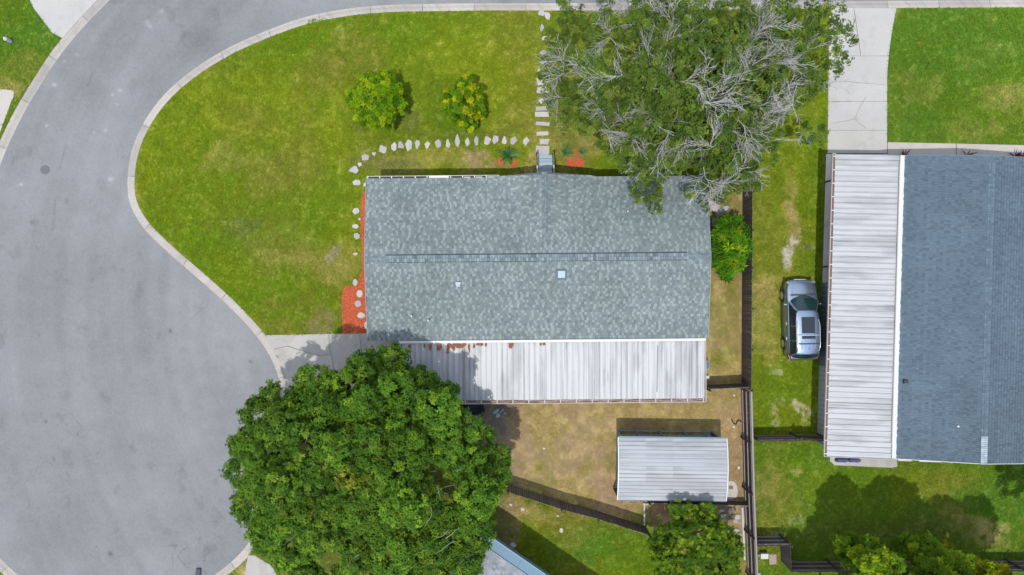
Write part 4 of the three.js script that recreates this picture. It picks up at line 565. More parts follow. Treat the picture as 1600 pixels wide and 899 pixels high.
for (const [x, k] of [[1319, 'left'], [1338.5, 'right']]) { const o = thing('tarp_roll', `${k} of two dark blue rolled tarps on the patio under the neighbouring carport's end`, 'rolled tarp', [X(x, .5), 0.04, Z(721, .3)], -0.04, 'rolled tarps on the patio'); const m = std(col(62, 62, 112), .7); part('roll', T(new THREE.CapsuleGeometry(.1, .52, 4, 10), 0, .1, 0, 0, 0, Math.PI / 2), m, o); part('roll', T(new THREE.CapsuleGeometry(.085, .5, 4, 10), .02, .26, -.05, 0, 0, Math.PI / 2), std(col(92, 92, 150), .7), o); for (const q of [-.18, .18]) part('strap', T(new THREE.TorusGeometry(.105, .012, 5, 16), q, .1, 0, Math.PI / 2), std(col(40, 40, 60), .8), o); }
{ const o = thing('cart', 'dark blue cart carrying a tan box beside the carport, half under the tree', 'cart', [X(741), 0, Z(650)]); const m = std(col(44, 60, 96), .6); part('tray', merge([box(.9, .06, 1.5, 0, .42, 0), box(.04, .3, 1.5, -.45, .55, 0), box(.04, .3, 1.5, .45, .55, 0), box(.9, .3, .04, 0, .55, .75), box(.9, .3, .04, 0, .55, -.75)]), m, o); part('tan_box', rbox(.62, .45, .6, .02, .08, .7, .12), std(col(196, 176, 158), .8), o); for (const s of [-1, 1]) for (const z of [-.5, .5]) part('wheel', T(new THREE.CylinderGeometry(.2, .2, .1, 16), s * .52, .2, z, 0, 0, Math.PI / 2), std(new THREE.Color(.02, .02, .02), .9), o); part('handle', bar(V3(0, .5, .75), V3(0, .95, 1.2), .025, 6), std(col(140, 150, 160), .5), o); }
solo('post', box(.07, 1.5, .07, 0, .75, 0), std(col(120, 112, 108), .9), [X(757), 0, Z(640)], 0, 'thin grey wooden post beside the dark blue cart below the carport', 'post');
[[775, 643, 10, 5, .6], [778, 649, 6, 7, -.4], [784, 642, 7, 2.2, .8], [789, 646, 3, 3, 0]].forEach(([x, y, w, d, a], i) => solo('plastic_scrap', rockGeo(w / S, .06, d / S, 300 + i * 3), std(col(196, 210, 212), .6), [X(x), 0, Z(y)], a, `${['largest', 'bent', 'thin straight', 'smallest'][i]} pale plastic scrap on the grey soil beside the thin post below the carport`, 'scrap', 'scraps on the soil below the carport'));
[[798, 789, 4, 4, 'pale scrap nearest the diagonal fence by the tree'], [816.7, 796, 6, 5, 'pale bluish scrap in the dry grass below the diagonal fence'], [877, 829, 6, 7, 'largest white scrap on the grass midway below the diagonal fence'], [871.6, 806.5, 4, 3, 'small cream scrap close under the diagonal fence'], [763, 813, 4, 4, 'white scrap at the shaded corner near the large tree'], [1147, 618, 4, 3, 'white scrap beside the upper end of the railed fence'], [1146.5, 667, 4, 4, 'white scrap just above the bent black hose'], [850, 701, 4, 3, 'white scrap in the middle of the brown yard'], [1154.5, 731, 4, 5, 'cream stone at the foot of the railed fence right of the shed'], [802, 852, 9, 8, 'grey stone in the shadow beside the blue edged roof']].forEach(([x, y, w, d, k], i) => solo('scrap', rockGeo(w / S, .08, d / S, 400 + i * 3), std(col(226, 224, 216), .8), [X(x), 0, Z(y)], 0, k, i > 7 ? 'stone' : 'scrap'));
{ const c = new THREE.CatmullRomCurve3([[1143, 655], [1146, 661], [1150, 663], [1152, 658], [1156, 657], [1158, 660]].map(([a, b], k) => V3(X(a) - X(1150), .03 + .02 * (k % 2), Z(b) - Z(660)))); solo('hose', new THREE.TubeGeometry(c, 30, .035, 6), std(col(52, 46, 42), .8), [X(1150), 0, Z(660)], 0, 'short bent black hose lying on the brown yard near the right fence', 'hose'); }
// ---------------------------------------------------------------- plants
function leafGeo(l, w, bend = 0.25) { // a pointed blade along +z, folded along its rib
  const p = [0, 0, 0, -w / 2, 0.12 * w, l * .45, 0, -0.04 * w, l * .5, w / 2, 0.12 * w, l * .45, 0, -bend * l, l];
  const g = new THREE.BufferGeometry(); g.setAttribute('position', new THREE.Float32BufferAttribute([0, 1, 2, 0, 2, 3, 1, 4, 2, 2, 4, 3].flatMap((i) => [p[3 * i], p[3 * i + 1], p[3 * i + 2]]), 3)); g.computeVertexNormals(); g.setAttribute('uv', new THREE.BufferAttribute(new Float32Array(24), 2)); return g;
}
function sprig(n, l, w, sd, lift = 0.5, spread = 1) { // a rosette of n leaves
  const r = rng(sd), out = [];
  for (let k = 0; k < n; k++) { const g = leafGeo(l * (0.75 + .5 * r()), w * (0.8 + .4 * r()), 0.1 + .3 * r()); g.rotateX(-lift * (0.2 + r())); g.rotateY(k / n * 6.283 + (r() - .5) * .9); g.translate((r() - .5) * l * .5 * spread, (r() - .5) * l * .4 * spread, (r() - .5) * l * .5 * spread); out.push(g); }
  return merge(out);
}
const leafMat = (rough = 0.7, tr = 0.35) => new THREE.MeshPhysicalMaterial({ color: 0xffffff, roughness: rough, metalness: 0, transmission: tr, thickness: 0, side: THREE.DoubleSide, specularIntensity: 0.15 });
const LM = leafMat();
function foliage(parent, name, lobes, o) {
  const r = rng(o.seed), mats = [], cols = [], q = new THREE.Quaternion(), up = V3(0, 1, 0), n = V3(0, 0, 0);
  lobes.forEach((L, li) => {
    const [x, y, z, R] = L, ny = L[4] ?? (o.flat ?? 0.8), subs = Math.max(3, Math.round(o.subs * R * R)), lt = r();
    for (let s = 0; s < subs; s++) {
      let a = r() * 6.283, cy = 1 - (1 + (o.low ?? 0.35)) * r(), sq = Math.sqrt(Math.max(0, 1 - cy * cy)); const d = V3(Math.cos(a) * sq, cy, Math.sin(a) * sq), f = R * (0.72 + 0.36 * r());
      if (o.crest && d.y < 0.05 && r() < o.crest) continue; const c = V3(x + d.x * f, y + d.y * f * ny, z + d.z * f); let bury = false;
      for (let k = 0; k < lobes.length; k++) if (k !== li) { const M = lobes[k], dx = c.x - M[0], dy = (c.y - M[1]) / (M[4] ?? o.flat ?? .8), dz = c.z - M[2]; if (dx * dx + dy * dy + dz * dz < M[3] * M[3] * 0.42) { bury = true; break; } }
      if (bury && r() < (o.bury ?? .9)) continue;
      const rs = o.rs * (0.7 + .6 * r()), st = r(), tone = o.tones[st < o.w[0] ? 0 : st < o.w[0] + o.w[1] ? 1 : 2], g0 = (0.85 + .3 * r()) * (1 + (o.vary ?? .2) * (lt - .5));
      const k = Math.round(o.leaves * (0.7 + .6 * r()));
      for (let e = 0; e < k; e++) {
        const a2 = r() * 6.283, e2 = Math.asin(2 * r() - 1) , rr = rs * Math.pow(r(), 0.45); n.set(Math.cos(a2) * Math.cos(e2), Math.sin(e2) * .75 + .2, Math.sin(a2) * Math.cos(e2));
        const p = V3(c.x + n.x * rr, c.y + n.y * rr, c.z + n.z * rr); if (p.y < 0.08) continue;
        n.multiplyScalar(0.9).addScaledVector(d, 0.35); n.y += 0.45 + (o.face ?? 0); n.x += (r() - .5) * .9; n.z += (r() - .5) * .9; n.normalize();
        q.setFromUnitVectors(up, n).multiply(new THREE.Quaternion().setFromAxisAngle(up, r() * 6.283)); const sc = 0.7 + .6 * r();
        mats.push(new THREE.Matrix4().compose(p, q, V3(sc, sc, sc))); const g = g0 * (0.82 + .36 * r()), yl = (o.yellow || 0) * r(); cols.push(col(tone[0] * Math.sqrt(g) + 30 * yl, tone[1] * Math.sqrt(g) + 10 * yl, tone[2] * Math.sqrt(g)));
      }
    }
  });
  return instanced(name, o.geo, o.mat || LM, mats, cols, parent);
}
function limb(pts, r0, r1, n = 6) { // tapered tube through points
  const P3 = pts, out = [], idx = [], m = P3.length; let ref = V3(0.3, 0.1, 0.95);
  for (let i = 0; i < m; i++) { const d = (P3[Math.min(i + 1, m - 1)].clone().sub(P3[Math.max(i - 1, 0)])).normalize(), u = V3(0, 0, 0).crossVectors(d, Math.abs(d.dot(ref)) > .95 ? V3(1, 0, 0) : ref).normalize(), v = V3(0, 0, 0).crossVectors(d, u), rad = lerp(r0, r1, i / (m - 1)); for (let k = 0; k < n; k++) { const a = k / n * 6.283; out.push(P3[i].x + rad * (u.x * Math.cos(a) + v.x * Math.sin(a)), P3[i].y + rad * (u.y * Math.cos(a) + v.y * Math.sin(a)), P3[i].z + rad * (u.z * Math.cos(a) + v.z * Math.sin(a))); } }
  for (let i = 0; i < m - 1; i++) for (let k = 0; k < n; k++) { const a = i * n + k, b = i * n + (k + 1) % n; idx.push(a, b, a + n, b, b + n, a + n); }
  const g = new THREE.BufferGeometry(); g.setAttribute('position', new THREE.Float32BufferAttribute(out, 3)); g.setIndex(idx); g.computeVertexNormals(); return g;
}
const wander = (a, d, len, n, r, amt, lift = 0) => { const pts = [a.clone()], dir = d.clone(), p = a.clone(); for (let i = 0; i < n; i++) { dir.x += (r() - .5) * amt; dir.y += (r() - .5) * amt * .7 + lift; dir.z += (r() - .5) * amt; dir.normalize(); p.addScaledVector(dir, len / n); pts.push(p.clone()); } return { pts, dir }; };
const barkTex = (t, sd) => dtex(128, 256, (i, j) => { const n = fbm(i / 6, j / 30, sd, 4), c = alb(...t), f = 0.6 + .8 * n; return [c[0] * f, c[1] * f, c[2] * f]; }, true, 2, 1);
const bark = std(0xffffff, 1, 0, { map: barkTex([128, 116, 104], 2100) }), barkDark = std(0xffffff, 1, 0, { map: barkTex([72, 64, 56], 2115) }), deadWood = std(0xffffff, 0.95, 0, { map: barkTex([204, 198, 193], 2130) });

// the big green tree by the carport
{
  const bx = X(578, 5), bz = Z(742, 5), o = thing('large_tree', 'large dense bright green tree overhanging the driveway and the carport', 'tree', [bx, 0, bz]);
  const r = rng(900), lobes = [], wpx = (px, py, h, R) => lobes.push([X(px, h) - bx, h, Z(py, h) - bz, R]);
  // silhouette lobes, read round the outline of the crown
  for (const [x, y, h, R] of [[408, 650, 5, .95], [388, 695, 4.6, .85], [382, 738, 4.5, .9], [396, 785, 4.6, 1.0], [420, 835, 4.5, 1.0], [455, 860, 4.6, 1.0], [438, 625, 5.2, .9], [490, 600, 5.6, .9], [530, 610, 6, 1.0], [575, 572, 4.9, .8], [612, 566, 4.8, .85], [600, 596, 5.4, 1.0], [640, 606, 5.4, .9], [688, 628, 5.6, .95], [710, 664, 5.0, 0.85], [752, 694, 4.4, 0.85], [770, 733, 4.2, 0.9], [776, 712, 4.2, .6], [774, 752, 4.2, .6], [752, 770, 4.4, 0.9], [735, 830, 4.6, 1.2], [720, 870, 4.6, 1.2], [700, 905, 4.5, 1.2], [560, 905, 5, 1.3], [480, 905, 4.8, 0.9], [620, 910, 5, 1.3], [556, 582, 4.6, .5], [415, 705, 5.2, .9], [428, 680, 5.4, .8], [405, 760, 5, .9], [440, 740, 5.8, 1.0], [555, 805, 7.2, 1.0], [575, 790, 7.4, .9], [540, 830, 6.8, 1.0], [600, 820, 7, .9], [525, 790, 7.2, .9], [450, 650, 5.8, .9], [500, 640, 6.4, 1], [650, 590, 4.6, .6]]) wpx(x, y, h, R);
  const taken = []; for (let k = 0; k < 900 && taken.length < 62; k++) { const a = r() * 6.283, d = Math.sqrt(r()) * 0.95, px = 572 + Math.cos(a) * d * 185, py = 742 + Math.sin(a) * d * 158, h = 5.0 + 3.4 * Math.sqrt(Math.max(0, 1 - d * d)) + (r() - .5) * 2.8; if (taken.some((t) => Math.hypot(t[0] - px, t[1] - py) < 40)) continue; taken.push([px, py]); wpx(px, py, h, 0.7 + .5 * r()); }
  const trunk = part('trunk', limb([V3(.2, 0, .3), V3(.1, 1, .2), V3(0, 2.4, 0.1), V3(-.1, 3.2, 0)], .48, .3, 10), bark, o);
  for (let k = 0; k < 9; k++) { const a = k / 9 * 6.283 + r() * .4, w = wander(V3(-.05, 2.2 + .8 * r(), 0), V3(Math.cos(a), 0.75 + .4 * r(), Math.sin(a)).normalize(), 5.6, 7, r, .5, -0.03); const m = part('limb', limb(w.pts, .17, .035, 6), bark, o); const tw = []; for (let q = 2; q < 7; q++) for (let e = 0; e < 2; e++) { const b = wander(w.pts[q], V3(r() - .5, .5 + r() * .4, r() - .5).normalize(), 1.8, 4, r, .6); tw.push(limb(b.pts, .05, .012, 5)); } part('branch', merge(tw), bark, m); }
  foliage(o, 'crown', lobes, { seed: 901, subs: 62, rs: .25, leaves: 17, low: .4, crest: .12, vary: .35, bury: .78, geo: sprig(8, .125, .062, 7, .5, 1.2), tones: [[112, 158, 46], [90, 136, 40], [144, 184, 52]], w: [.48, .32, .2], yellow: .12 });
  // one bare patch of yellowing leaves and dead twigs near the middle
  foliage(o, 'yellowed_leaves', [[X(538, 8.4) - bx, 8.1, Z(735, 8.4) - bz, .85]], { seed: 903, subs: 26, rs: .3, leaves: 13, geo: sprig(6, .18, .1, 8, .5), tones: [[150, 168, 44], [130, 150, 40], [168, 170, 60]], w: [.5, .3, .2], yellow: .6 });
  const tw = []; for (let k = 0; k < 34; k++) { const a = V3(X(lerp(420, 720, r()), 8) - bx, 6.9 + 1.3 * r(), Z(lerp(640, 880, r()), 8) - bz); tw.push(limb(wander(a, V3(r() - .5, .5, r() - .5).normalize(), .6 + .7 * r(), 4, r, .8).pts, .02, .006, 4)); } part('dead_branch', merge(tw), deadWood, o, 'bare grey twigs showing between the leaves', 'stuff');
}
// the half-dead oak over the front of the house
{
  const bx = X(1060), bz = Z(178), o = thing('oak_tree', 'half dead oak with bare grey branches among green leaves beside the neighbouring driveway', 'tree', [bx, 0, bz]);
  const r = rng(1200), tipsDead = [], tipsLive = [], limbs = [];
  const cX = X(1088, 6.5) - bx, cZ = Z(142, 6.5) - bz, rX = 7.4, rZ = 6.0;
  part('trunk', limb([V3(0.1, 0, .1), V3(0, .6, 0), V3(.1, 1.6, -.1), V3(.3, 2.6, -.2)], .55, .36, 12), bark, o);
  const seenAt = (p) => { const k = S * H / (H - p.y); return [CX + (p.x + bx) * k, CY + (p.z + bz) * k]; };
  const okPx = (p, m = 0) => { const [a, b] = seenAt(p); return a > 846 - m && a < 1335 + m && !(a < 925 && b > 195 - m) && !(a < 990 && b > 265 + m) && !(a > 1180 && b > 225 + m) && !(a > 1285 && b > 150) && b < 318 + m; };
  const grow = (a, d, len, rad, depth, out) => {
    const n = depth === 0 ? 8 : depth === 1 ? 6 : 4, w = wander(a, d, len, n, r, depth === 0 ? .38 : .55, depth === 0 ? -0.015 : .02); if (depth > 0 && !okPx(w.pts[n], depth === 1 ? 10 : 0)) return;
    out.push(limb(w.pts, rad, rad * (depth === 0 ? .35 : .3), depth === 0 ? 8 : depth === 1 ? 5 : 4));
    const kids = depth === 0 ? 9 : depth === 1 ? 5 : 0;
    if (depth === 2) { const e = w.pts[n], ed = Math.hypot((e.x - cX) / rX, (e.z - cZ) / rZ), east = e.x - cX > 4.2; if (ed > 1.02 || (east && r() < .8)) return; const live = fbm(e.x * .45 + 4, e.z * .45, 1222, 3) > .5; (live ? tipsLive : tipsDead).push([e, w.dir.clone()]); if (r() < (live ? .12 : .35)) tipsDead.push([w.pts[2], w.dir.clone()]); return; }
    for (let k = 0; k < kids; k++) { const q = 1 + Math.floor((k + r()) / kids * n), p = w.pts[Math.min(q, n)], t = w.pts[Math.min(q, n)].clone().sub(w.pts[Math.max(0, Math.min(q, n) - 1)]).normalize(); const nd = t.multiplyScalar(.8).add(V3((r() - .5) * 1.7, (r() - .25) * .9, (r() - .5) * 1.7)).normalize(); grow(p, nd, len * (depth === 0 ? .34 * (1.15 - .5 * k / kids) : .42) * (0.7 + .6 * r()), rad * (depth === 0 ? .36 : .42), depth + 1, out); }
  };
  const N = 14;
  for (let k = 0; k < N; k++) {
    const a = k / N * 6.283 + (r() - .5) * .35, f = k % 3 === 2 ? .55 : .95, tx = cX + Math.cos(a) * rX * f, tz = cZ + Math.sin(a) * rZ * f, ty = k % 3 === 2 ? 8.2 : 6.0 + r(), st = V3(.2 + (r() - .5) * .3, 2.2 + r() * .6, -.15 + (r() - .5) * .3), d = V3(tx, ty, tz).sub(st), len = d.length(); d.normalize(); d.y += .12; d.normalize();
    const main = [], rest = [], out = { push: (g) => { (main.length ? rest : main).push(g); } };
    grow(st, d, len * (okPx(V3(tx, ty, tz), 30) ? .76 : .6), .15, 0, out);
    const m = part('limb', main[0], deadWood, o); part('branch', merge(rest), deadWood, m);
  }
  // sprays of fine dead twigs
  const fan = (sd) => { // a feathered spray: one curved stem with forward side twigs that fork again
    const q = rng(sd), g = [], W = wander(V3(0, 0, 0), V3((q() - .5) * .3, 1, (q() - .5) * .3).normalize(), 1.5, 7, q, .55); g.push(limb(W.pts, .011, .004, 4));
    for (let k = 1; k < 8; k++) for (let e = 0; e < 2; e++) { if (q() < .28) continue; const p = W.pts[k], t = W.pts[k].clone().sub(W.pts[k - 1]).normalize(), sgn = e ? 1 : -1, d = t.multiplyScalar(1).add(V3(sgn * (.45 + .5 * q()), (q() - .3) * .2, (q() - .5) * .9)).normalize(), L = (.2 + .85 * q()) * (1.1 - k * .06), w = wander(p, d, L, 3, q, .35); g.push(limb(w.pts, .0085, .004, 3)); for (let u = 1; u < 3; u++) g.push(limb(wander(w.pts[u], d.clone().add(V3((q() - .5) * 1.1, q() * .3, (q() - .5) * .9)).normalize(), L * .45, 2, q, .4).pts, .007, .0035, 3)); }
    return merge(g); };
    const fans = [1, 2, 3, 4, 5, 6].map(fan), sets = fans.map(() => []), cs = fans.map(() => []), q = new THREE.Quaternion();
  tipsDead.filter((t, i) => i % 2).forEach(([p, d], i) => { const dd = d.clone(); dd.y = dd.y * .5 + .15; dd.x += (p.x - cX) * .05; dd.z += (p.z - cZ) * .05; dd.normalize(); q.setFromUnitVectors(V3(0, 1, 0), dd).multiply(new THREE.Quaternion().setFromAxisAngle(V3(0, 1, 0), r() * 6.28)); const s = .45 + .35 * r(); if (!okPx(p, -8)) return; sets[i % 6].push(new THREE.Matrix4().compose(p, q, V3(s, s, s))); const g = 206 + 40 * r(); cs[i % 6].push(col(g, g * .985, g * .985)); });
  // bare boughs that stand clear of the leaves, each carrying its own sprays
  const spots = []; for (let k = 0; k < 3000 && spots.length < 125; k++) { const a = r() * 6.283, d = Math.sqrt(r()) * .95, x = cX + Math.cos(a) * d * rX, z = cZ + Math.sin(a) * d * rZ; if (x > cX + 7.2 || !okPx(V3(x, 6.8, z), -20) || spots.some((t) => Math.hypot(t[0] - x, t[1] - z) < 1.25)) continue; spots.push([x, z, a, d]); }
  spots.forEach(([x, z, a, d]) => {
    const y = 5.9 + 2.2 * Math.sqrt(Math.max(0, 1 - d * d)), an = a + (r() - .5) * 2.2, L = .8 + (r() < .25 ? 1.6 : .7) * r(), w = wander(V3(x - Math.cos(an) * L * .7, y - 1.5, z - Math.sin(an) * L * .7), V3(Math.cos(an), .8, Math.sin(an)).normalize(), L, 7, r, 1.0);
    part('dead_branch', limb(w.pts, .018 + .016 * r(), .007, 5), deadWood, o);
    for (let k = 3; k <= 7; k++) for (let e = 0; e < (k === 7 ? 2 : 1); e++) { const t = w.pts[k].clone().sub(w.pts[k - 1]).normalize(); t.x += (r() - .5) * 1.3; t.y = t.y * .4 + (r() - .3) * .3; t.z += (r() - .5) * 1.3; t.normalize(); q.setFromUnitVectors(V3(0, 1, 0), t).multiply(new THREE.Quaternion().setFromAxisAngle(V3(0, 1, 0), r() * 6.28)); const s = .5 + .55 * r(), i = Math.floor(r() * 6); if (!okPx(w.pts[k].clone().addScaledVector(t, s * 1.5), 6)) continue; sets[i].push(new THREE.Matrix4().compose(w.pts[k], q, V3(s, s, s))); const g = 206 + 40 * r(); cs[i].push(col(g, g * .985, g * .98)); }
  });
  sets.forEach((m, i) => instanced('dead_twigs', fans[i], std(0xffffff, .95), m, cs[i], o));
  // leaf masses where the tree still lives
  const lobes = []; const wpx = (px, py, h, R) => lobes.push([X(px, h) - bx, h, Z(py, h) - bz, R, .55]);
  for (const [x, y, h, R] of [[862, 60, 5, .6], [868, 100, 5, .8], [866, 140, 5, .7], [880, 175, 5, .8], [900, 150, 5.4, .8], [940, 185, 5.6, .9], [945, 213, 5.2, .7], [925, 70, 5.6, .9], [950, 35, 5.8, .8], [985, 60, 6, .8], [1010, 30, 6, .7], [930, 120, 5.8, .8], [960, 160, 6, 1], [965, 205, 5.6, 1], [985, 235, 5.4, .9], [1000, 262, 5.2, .8], [965, 246, 4.8, .6], [1005, 300, 4.8, .7], [1025, 318, 4.6, .55], [990, 305, 4.6, .5], [1045, 250, 5.6, .9], [1080, 240, 5.6, .9], [1115, 250, 5.4, .8], [1060, 200, 6.4, .9], [1030, 170, 6.6, .8], [1130, 215, 6, .8], [1160, 245, 5.2, .8], [1195, 240, 5, .8], [1205, 215, 5, .7], [1265, 205, 4.4, .7], [1280, 212, 4.2, .45], [1190, 130, 6, 1], [1160, 165, 6.4, .8], [1200, 95, 6, 1], [1240, 110, 5.6, .9], [1275, 90, 5.4, .8], [1300, 75, 5, .6], [1310, 55, 5, .5], [1320, 40, 5, .4], [1300, 110, 4.8, .4], [1245, 65, 5.8, .9], [1215, 30, 5.8, .9], [1260, 25, 5.6, .7], [1180, 20, 6, .9], [1150, 60, 6.6, .9], [1110, 20, 6.6, .8], [1080, 60, 6.8, .9], [1060, 10, 6.4, .8], [1120, 110, 7, .8], [1050, 110, 7, .8], [1090, 150, 7, .8], [1175, 285, 4.6, .5], [1040, 290, 4.6, .5], [900, 30, 5.4, .7], [880, 15, 5.2, .5], [1140, -15, 6, .9], [1220, -15, 5.6, .9], [1040, -20, 6, .9], [960, -15, 5.8, .8], [1250, 150, 5.4, .6], [1225, 165, 5.4, .5], [1225, 60, 5.8, .9], [1255, 45, 5.6, .9], [1285, 60, 5.4, .8], [1290, 35, 5.4, .7], [1308, 88, 5, .55], [1265, 122, 5.4, .8], [1245, 138, 5.4, .7], [1208, 150, 5.6, .8], [1302, 18, 5.2, .6], [1328, 62, 4.8, .35], [1280, 5, 5.4, .7], [1150, 190, 6, .8], [1185, 185, 5.6, .7], [1220, 90, 5.8, .8], [1320, 95, 4.8, .3], [1150, 20, 6.4, .8], [1000, 110, 6.6, .9], [975, 90, 6.2, .8], [1020, 230, 5.8, .8], [1090, 190, 6.6, .8], [1140, 140, 6.6, .8], [1180, 225, 5.4, .6], [890, 120, 5.4, .9], [893, 178, 5.2, .9], [918, 192, 5.2, .8], [910, 90, 5.6, .9], [880, 78, 5.2, .8], [872, 150, 5, .8], [858, 118, 4.8, .6], [895, 40, 5.4, .8]]) wpx(x, y, h, R * .95);
  tipsLive.forEach(([p]) => { if (r() < .8 && okPx(p, -12)) lobes.push([p.x, p.y + .0, p.z, .4 + .4 * r(), .5]); });
  tipsDead.forEach(([p]) => { if (r() < .7 && okPx(p, -14)) lobes.push([p.x + (r() - .5), p.y - .6, p.z + (r() - .5), .45 + .35 * r(), .5]); });
  foliage(o, 'crown', lobes, { seed: 1201, subs: 26, rs: .25, leaves: 13, low: .3, flat: .55, geo: sprig(8, .105, .052, 17, .5, 1.3), tones: [[116, 150, 56], [96, 130, 50], [148, 170, 68]], w: [.5, .32, .18], yellow: .3 });
}
// round flowering shrubs on the front lawn
function shrub(name, label, cat, x, z, lobes, o, group) { const s = thing(name, label, cat, [x, 0, z], 0, group), r = rng(o.seed + 5), st = []; for (const L of lobes) st.push(limb([V3((r() - .5) * .15, 0, (r() - .5) * .15), V3(L[0] * .4, L[1] * .5, L[2] * .4), V3(L[0], L[1], L[2])], .035, .012, 5)); part('stem', merge(st), bark, s); foliage(s, 'foliage', lobes, o); return s; }
{
  const r = rng(41), mk = (R, n, top) => { const l = []; for (let k = 0; k < n; k++) { const a = r() * 6.283, d = Math.sqrt(r()) * R; l.push([Math.cos(a) * d, top * (0.55 + .35 * Math.sqrt(1 - (d / R) ** 2)) - .1, Math.sin(a) * d, .32 + .16 * r(), .9]); } return l; };
  shrub('round_shrub', 'larger round yellow-green shrub on the front lawn', 'shrub', X(590, 1.6), Z(157, 1.6), mk(1.36, 52, 2.45), { seed: 42, subs: 74, rs: .12, leaves: 6, low: .2, geo: sprig(8, .16, .085, 9, .55, .3), tones: [[134, 182, 14], [172, 200, 24], [96, 148, 14]], w: [.48, .3, .22], yellow: .2 });
  const l2 = [[-.6, 1, -.3, .4, .9], [-.8, .8, .1, .35, .9], [0, 1.2, -.7, .42, .9], [.3, 1.2, -.9, .35, .9], [.1, 1.3, 0, .45, .9], [.6, 1.1, -.4, .4, .9], [.75, .9, .1, .4, .9], [-.4, 1.1, .5, .4, .9], [.2, 1.1, .6, .45, .9], [.5, .9, .9, .38, .9], [.1, .8, 1.1, .35, .9], [-.6, .7, .7, .35, .9], [.4, .7, 1.25, .3, .9], [-.2, 1.25, -.2, .4, .9], [-.95, .6, -.2, .3, .9], [.8, .7, .5, .35, .9]];
  shrub('round_shrub', 'smaller loose shrub with yellow flowers, nearer the front steps', 'shrub', X(724, 1.3), Z(160, 1.3), l2.map((L) => [L[0], L[1] * 1.75, L[2], L[3], L[4]]), { seed: 52, subs: 84, rs: .12, leaves: 6, low: .2, geo: sprig(8, .16, .08, 11, .6, .4), tones: [[122, 172, 16], [200, 206, 26], [88, 138, 16]], w: [.5, .28, .22], yellow: .2 });
  const l3 = []; for (let k = 0; k < 26; k++) { const a = r() * 6.283, d = Math.sqrt(r()); l3.push([Math.cos(a) * d * .88, 1.1 + .7 * Math.sqrt(1 - d * d) + (r() - .5) * .3, Math.sin(a) * d * 1.45, .34 + .18 * r(), .8]); }
  shrub('leafy_shrub', 'bushy bright green shrub with long leaves squeezed between house and right fence', 'shrub', X(1140, 1.5), Z(384, 1.5), l3, { seed: 62, subs: 44, rs: .17, leaves: 5, low: .2, geo: sprig(9, .34, .085, 13, .45, .3), tones: [[92, 156, 20], [70, 126, 18], [148, 190, 26]], w: [.5, .3, .2], yellow: .5 });
  // the darker tree below the shed
  const bx = X(1092, 4), bz = Z(858, 4), t = thing('bushy_tree', 'dark green bushy tree with paler rounded tips at the corner below the shed', 'tree', [bx, 0, bz]), lo = [];
  for (let k = 0; k < 74; k++) { const a = r() * 6.283, d = Math.pow(r(), .6); const px = 1092 + Math.cos(a) * d * 68, py = 868 + Math.sin(a) * d * 72, h = 2.2 + 2.0 * Math.sqrt(Math.max(0, 1 - d * d)) + (r() - .5) * .6; lo.push([X(px, h) - bx, h, Z(py, h) - bz, .3 + .22 * r(), 1.0]); }
  for (const [x, y] of [[1032, 838], [1036, 850], [1045, 828], [1040, 862], [1060, 806], [1073, 795], [1058, 792], [1085, 800], [1110, 806], [1125, 825], [1140, 862], [1135, 846]]) lo.push([X(x, 3) - bx, 3, Z(y, 3) - bz, .36, 1]);
  part('trunk', limb([V3(0, 0, 0), V3(.05, 1.2, .05), V3(0, 2.8, 0)], .16, .07, 8), bark, t); const br = []; for (let k = 0; k < 16; k++) br.push(limb(wander(V3(0, 1.2 + r(), 0), V3(r() - .5, .6, r() - .5).normalize(), 2.2, 5, r, .4).pts, .06, .012, 5)); part('branch', merge(br), bark, t);
  foliage(t, 'crown', lo, { seed: 72, subs: 120, rs: .13, leaves: 7, low: .5, geo: sprig(8, .13, .05, 15, .8, .6), tones: [[106, 150, 34], [84, 126, 30], [150, 184, 42]], w: [.45, .3, .25], yellow: .3 });
}
// trees along the lower right, and two more past the frame whose shade falls into it
function yardTree(label, px, py, h, R, hgt, n, seed, tones, w, yellow, group) {
  const bx = X(px, h), bz = Z(py, h), t = thing('yard_tree', label, 'tree', [bx, 0, bz], 0, group), r = rng(seed), lo = [];
  for (let k = 0; k < n; k++) { const a = r() * 6.283, d = Math.sqrt(r()) * .95, y = h + (hgt - h) * Math.sqrt(Math.max(0, 1 - d * d)) * (.5 + .5 * r()) - (r() < .3 ? 1.1 * r() : 0); lo.push([Math.cos(a) * d * R, y, Math.sin(a) * d * R, (R < 1 ? .34 : .42) + (R < 1 ? .26 : .36) * r(), .85]); }
  for (let k = 0; k < (py > 940 ? 0 : 8); k++) { const a = r() * 6.283, d = .1 + .35 * r(); lo.push([Math.cos(a) * d * R, 1.7 + (h - 2) * r(), Math.sin(a) * d * R, .4 + .2 * r(), .9]); }
  const lean = Math.min(1.5, h * .27), ld = Math.hypot(bx, bz); part('trunk', limb([V3(bx / ld * lean, 0, bz / ld * lean), V3(bx / ld * lean * .75, 1.5, bz / ld * lean * .7), V3(0, h * .75, 0)], .075, .05, 8), barkDark, t);
  for (let k = 0; k < 6; k++) { const a = k + r(); part('limb', limb(wander(V3(0, h * .45, 0), V3(Math.cos(a), .9, Math.sin(a)).normalize(), R * .75, 6, r, .4).pts, .06, .02, 6), barkDark, t); }
  foliage(t, 'crown', lo, { seed: seed + 1, subs: 44, rs: .22, leaves: 10, low: .4, geo: sprig(8, .18, .085, seed + 2, .5, .6), tones, w, yellow }); return t;
}
const gT = [[124, 166, 28], [96, 136, 24], [164, 194, 34]], yT = [[170, 190, 26], [126, 158, 24], [226, 214, 30]];
yardTree('leafy green tree at the lower edge, left of three above the railed fence', 1366, 888, 5.6, .98, 7.0, 22, 2301, gT, [.45, .3, .25], .3);
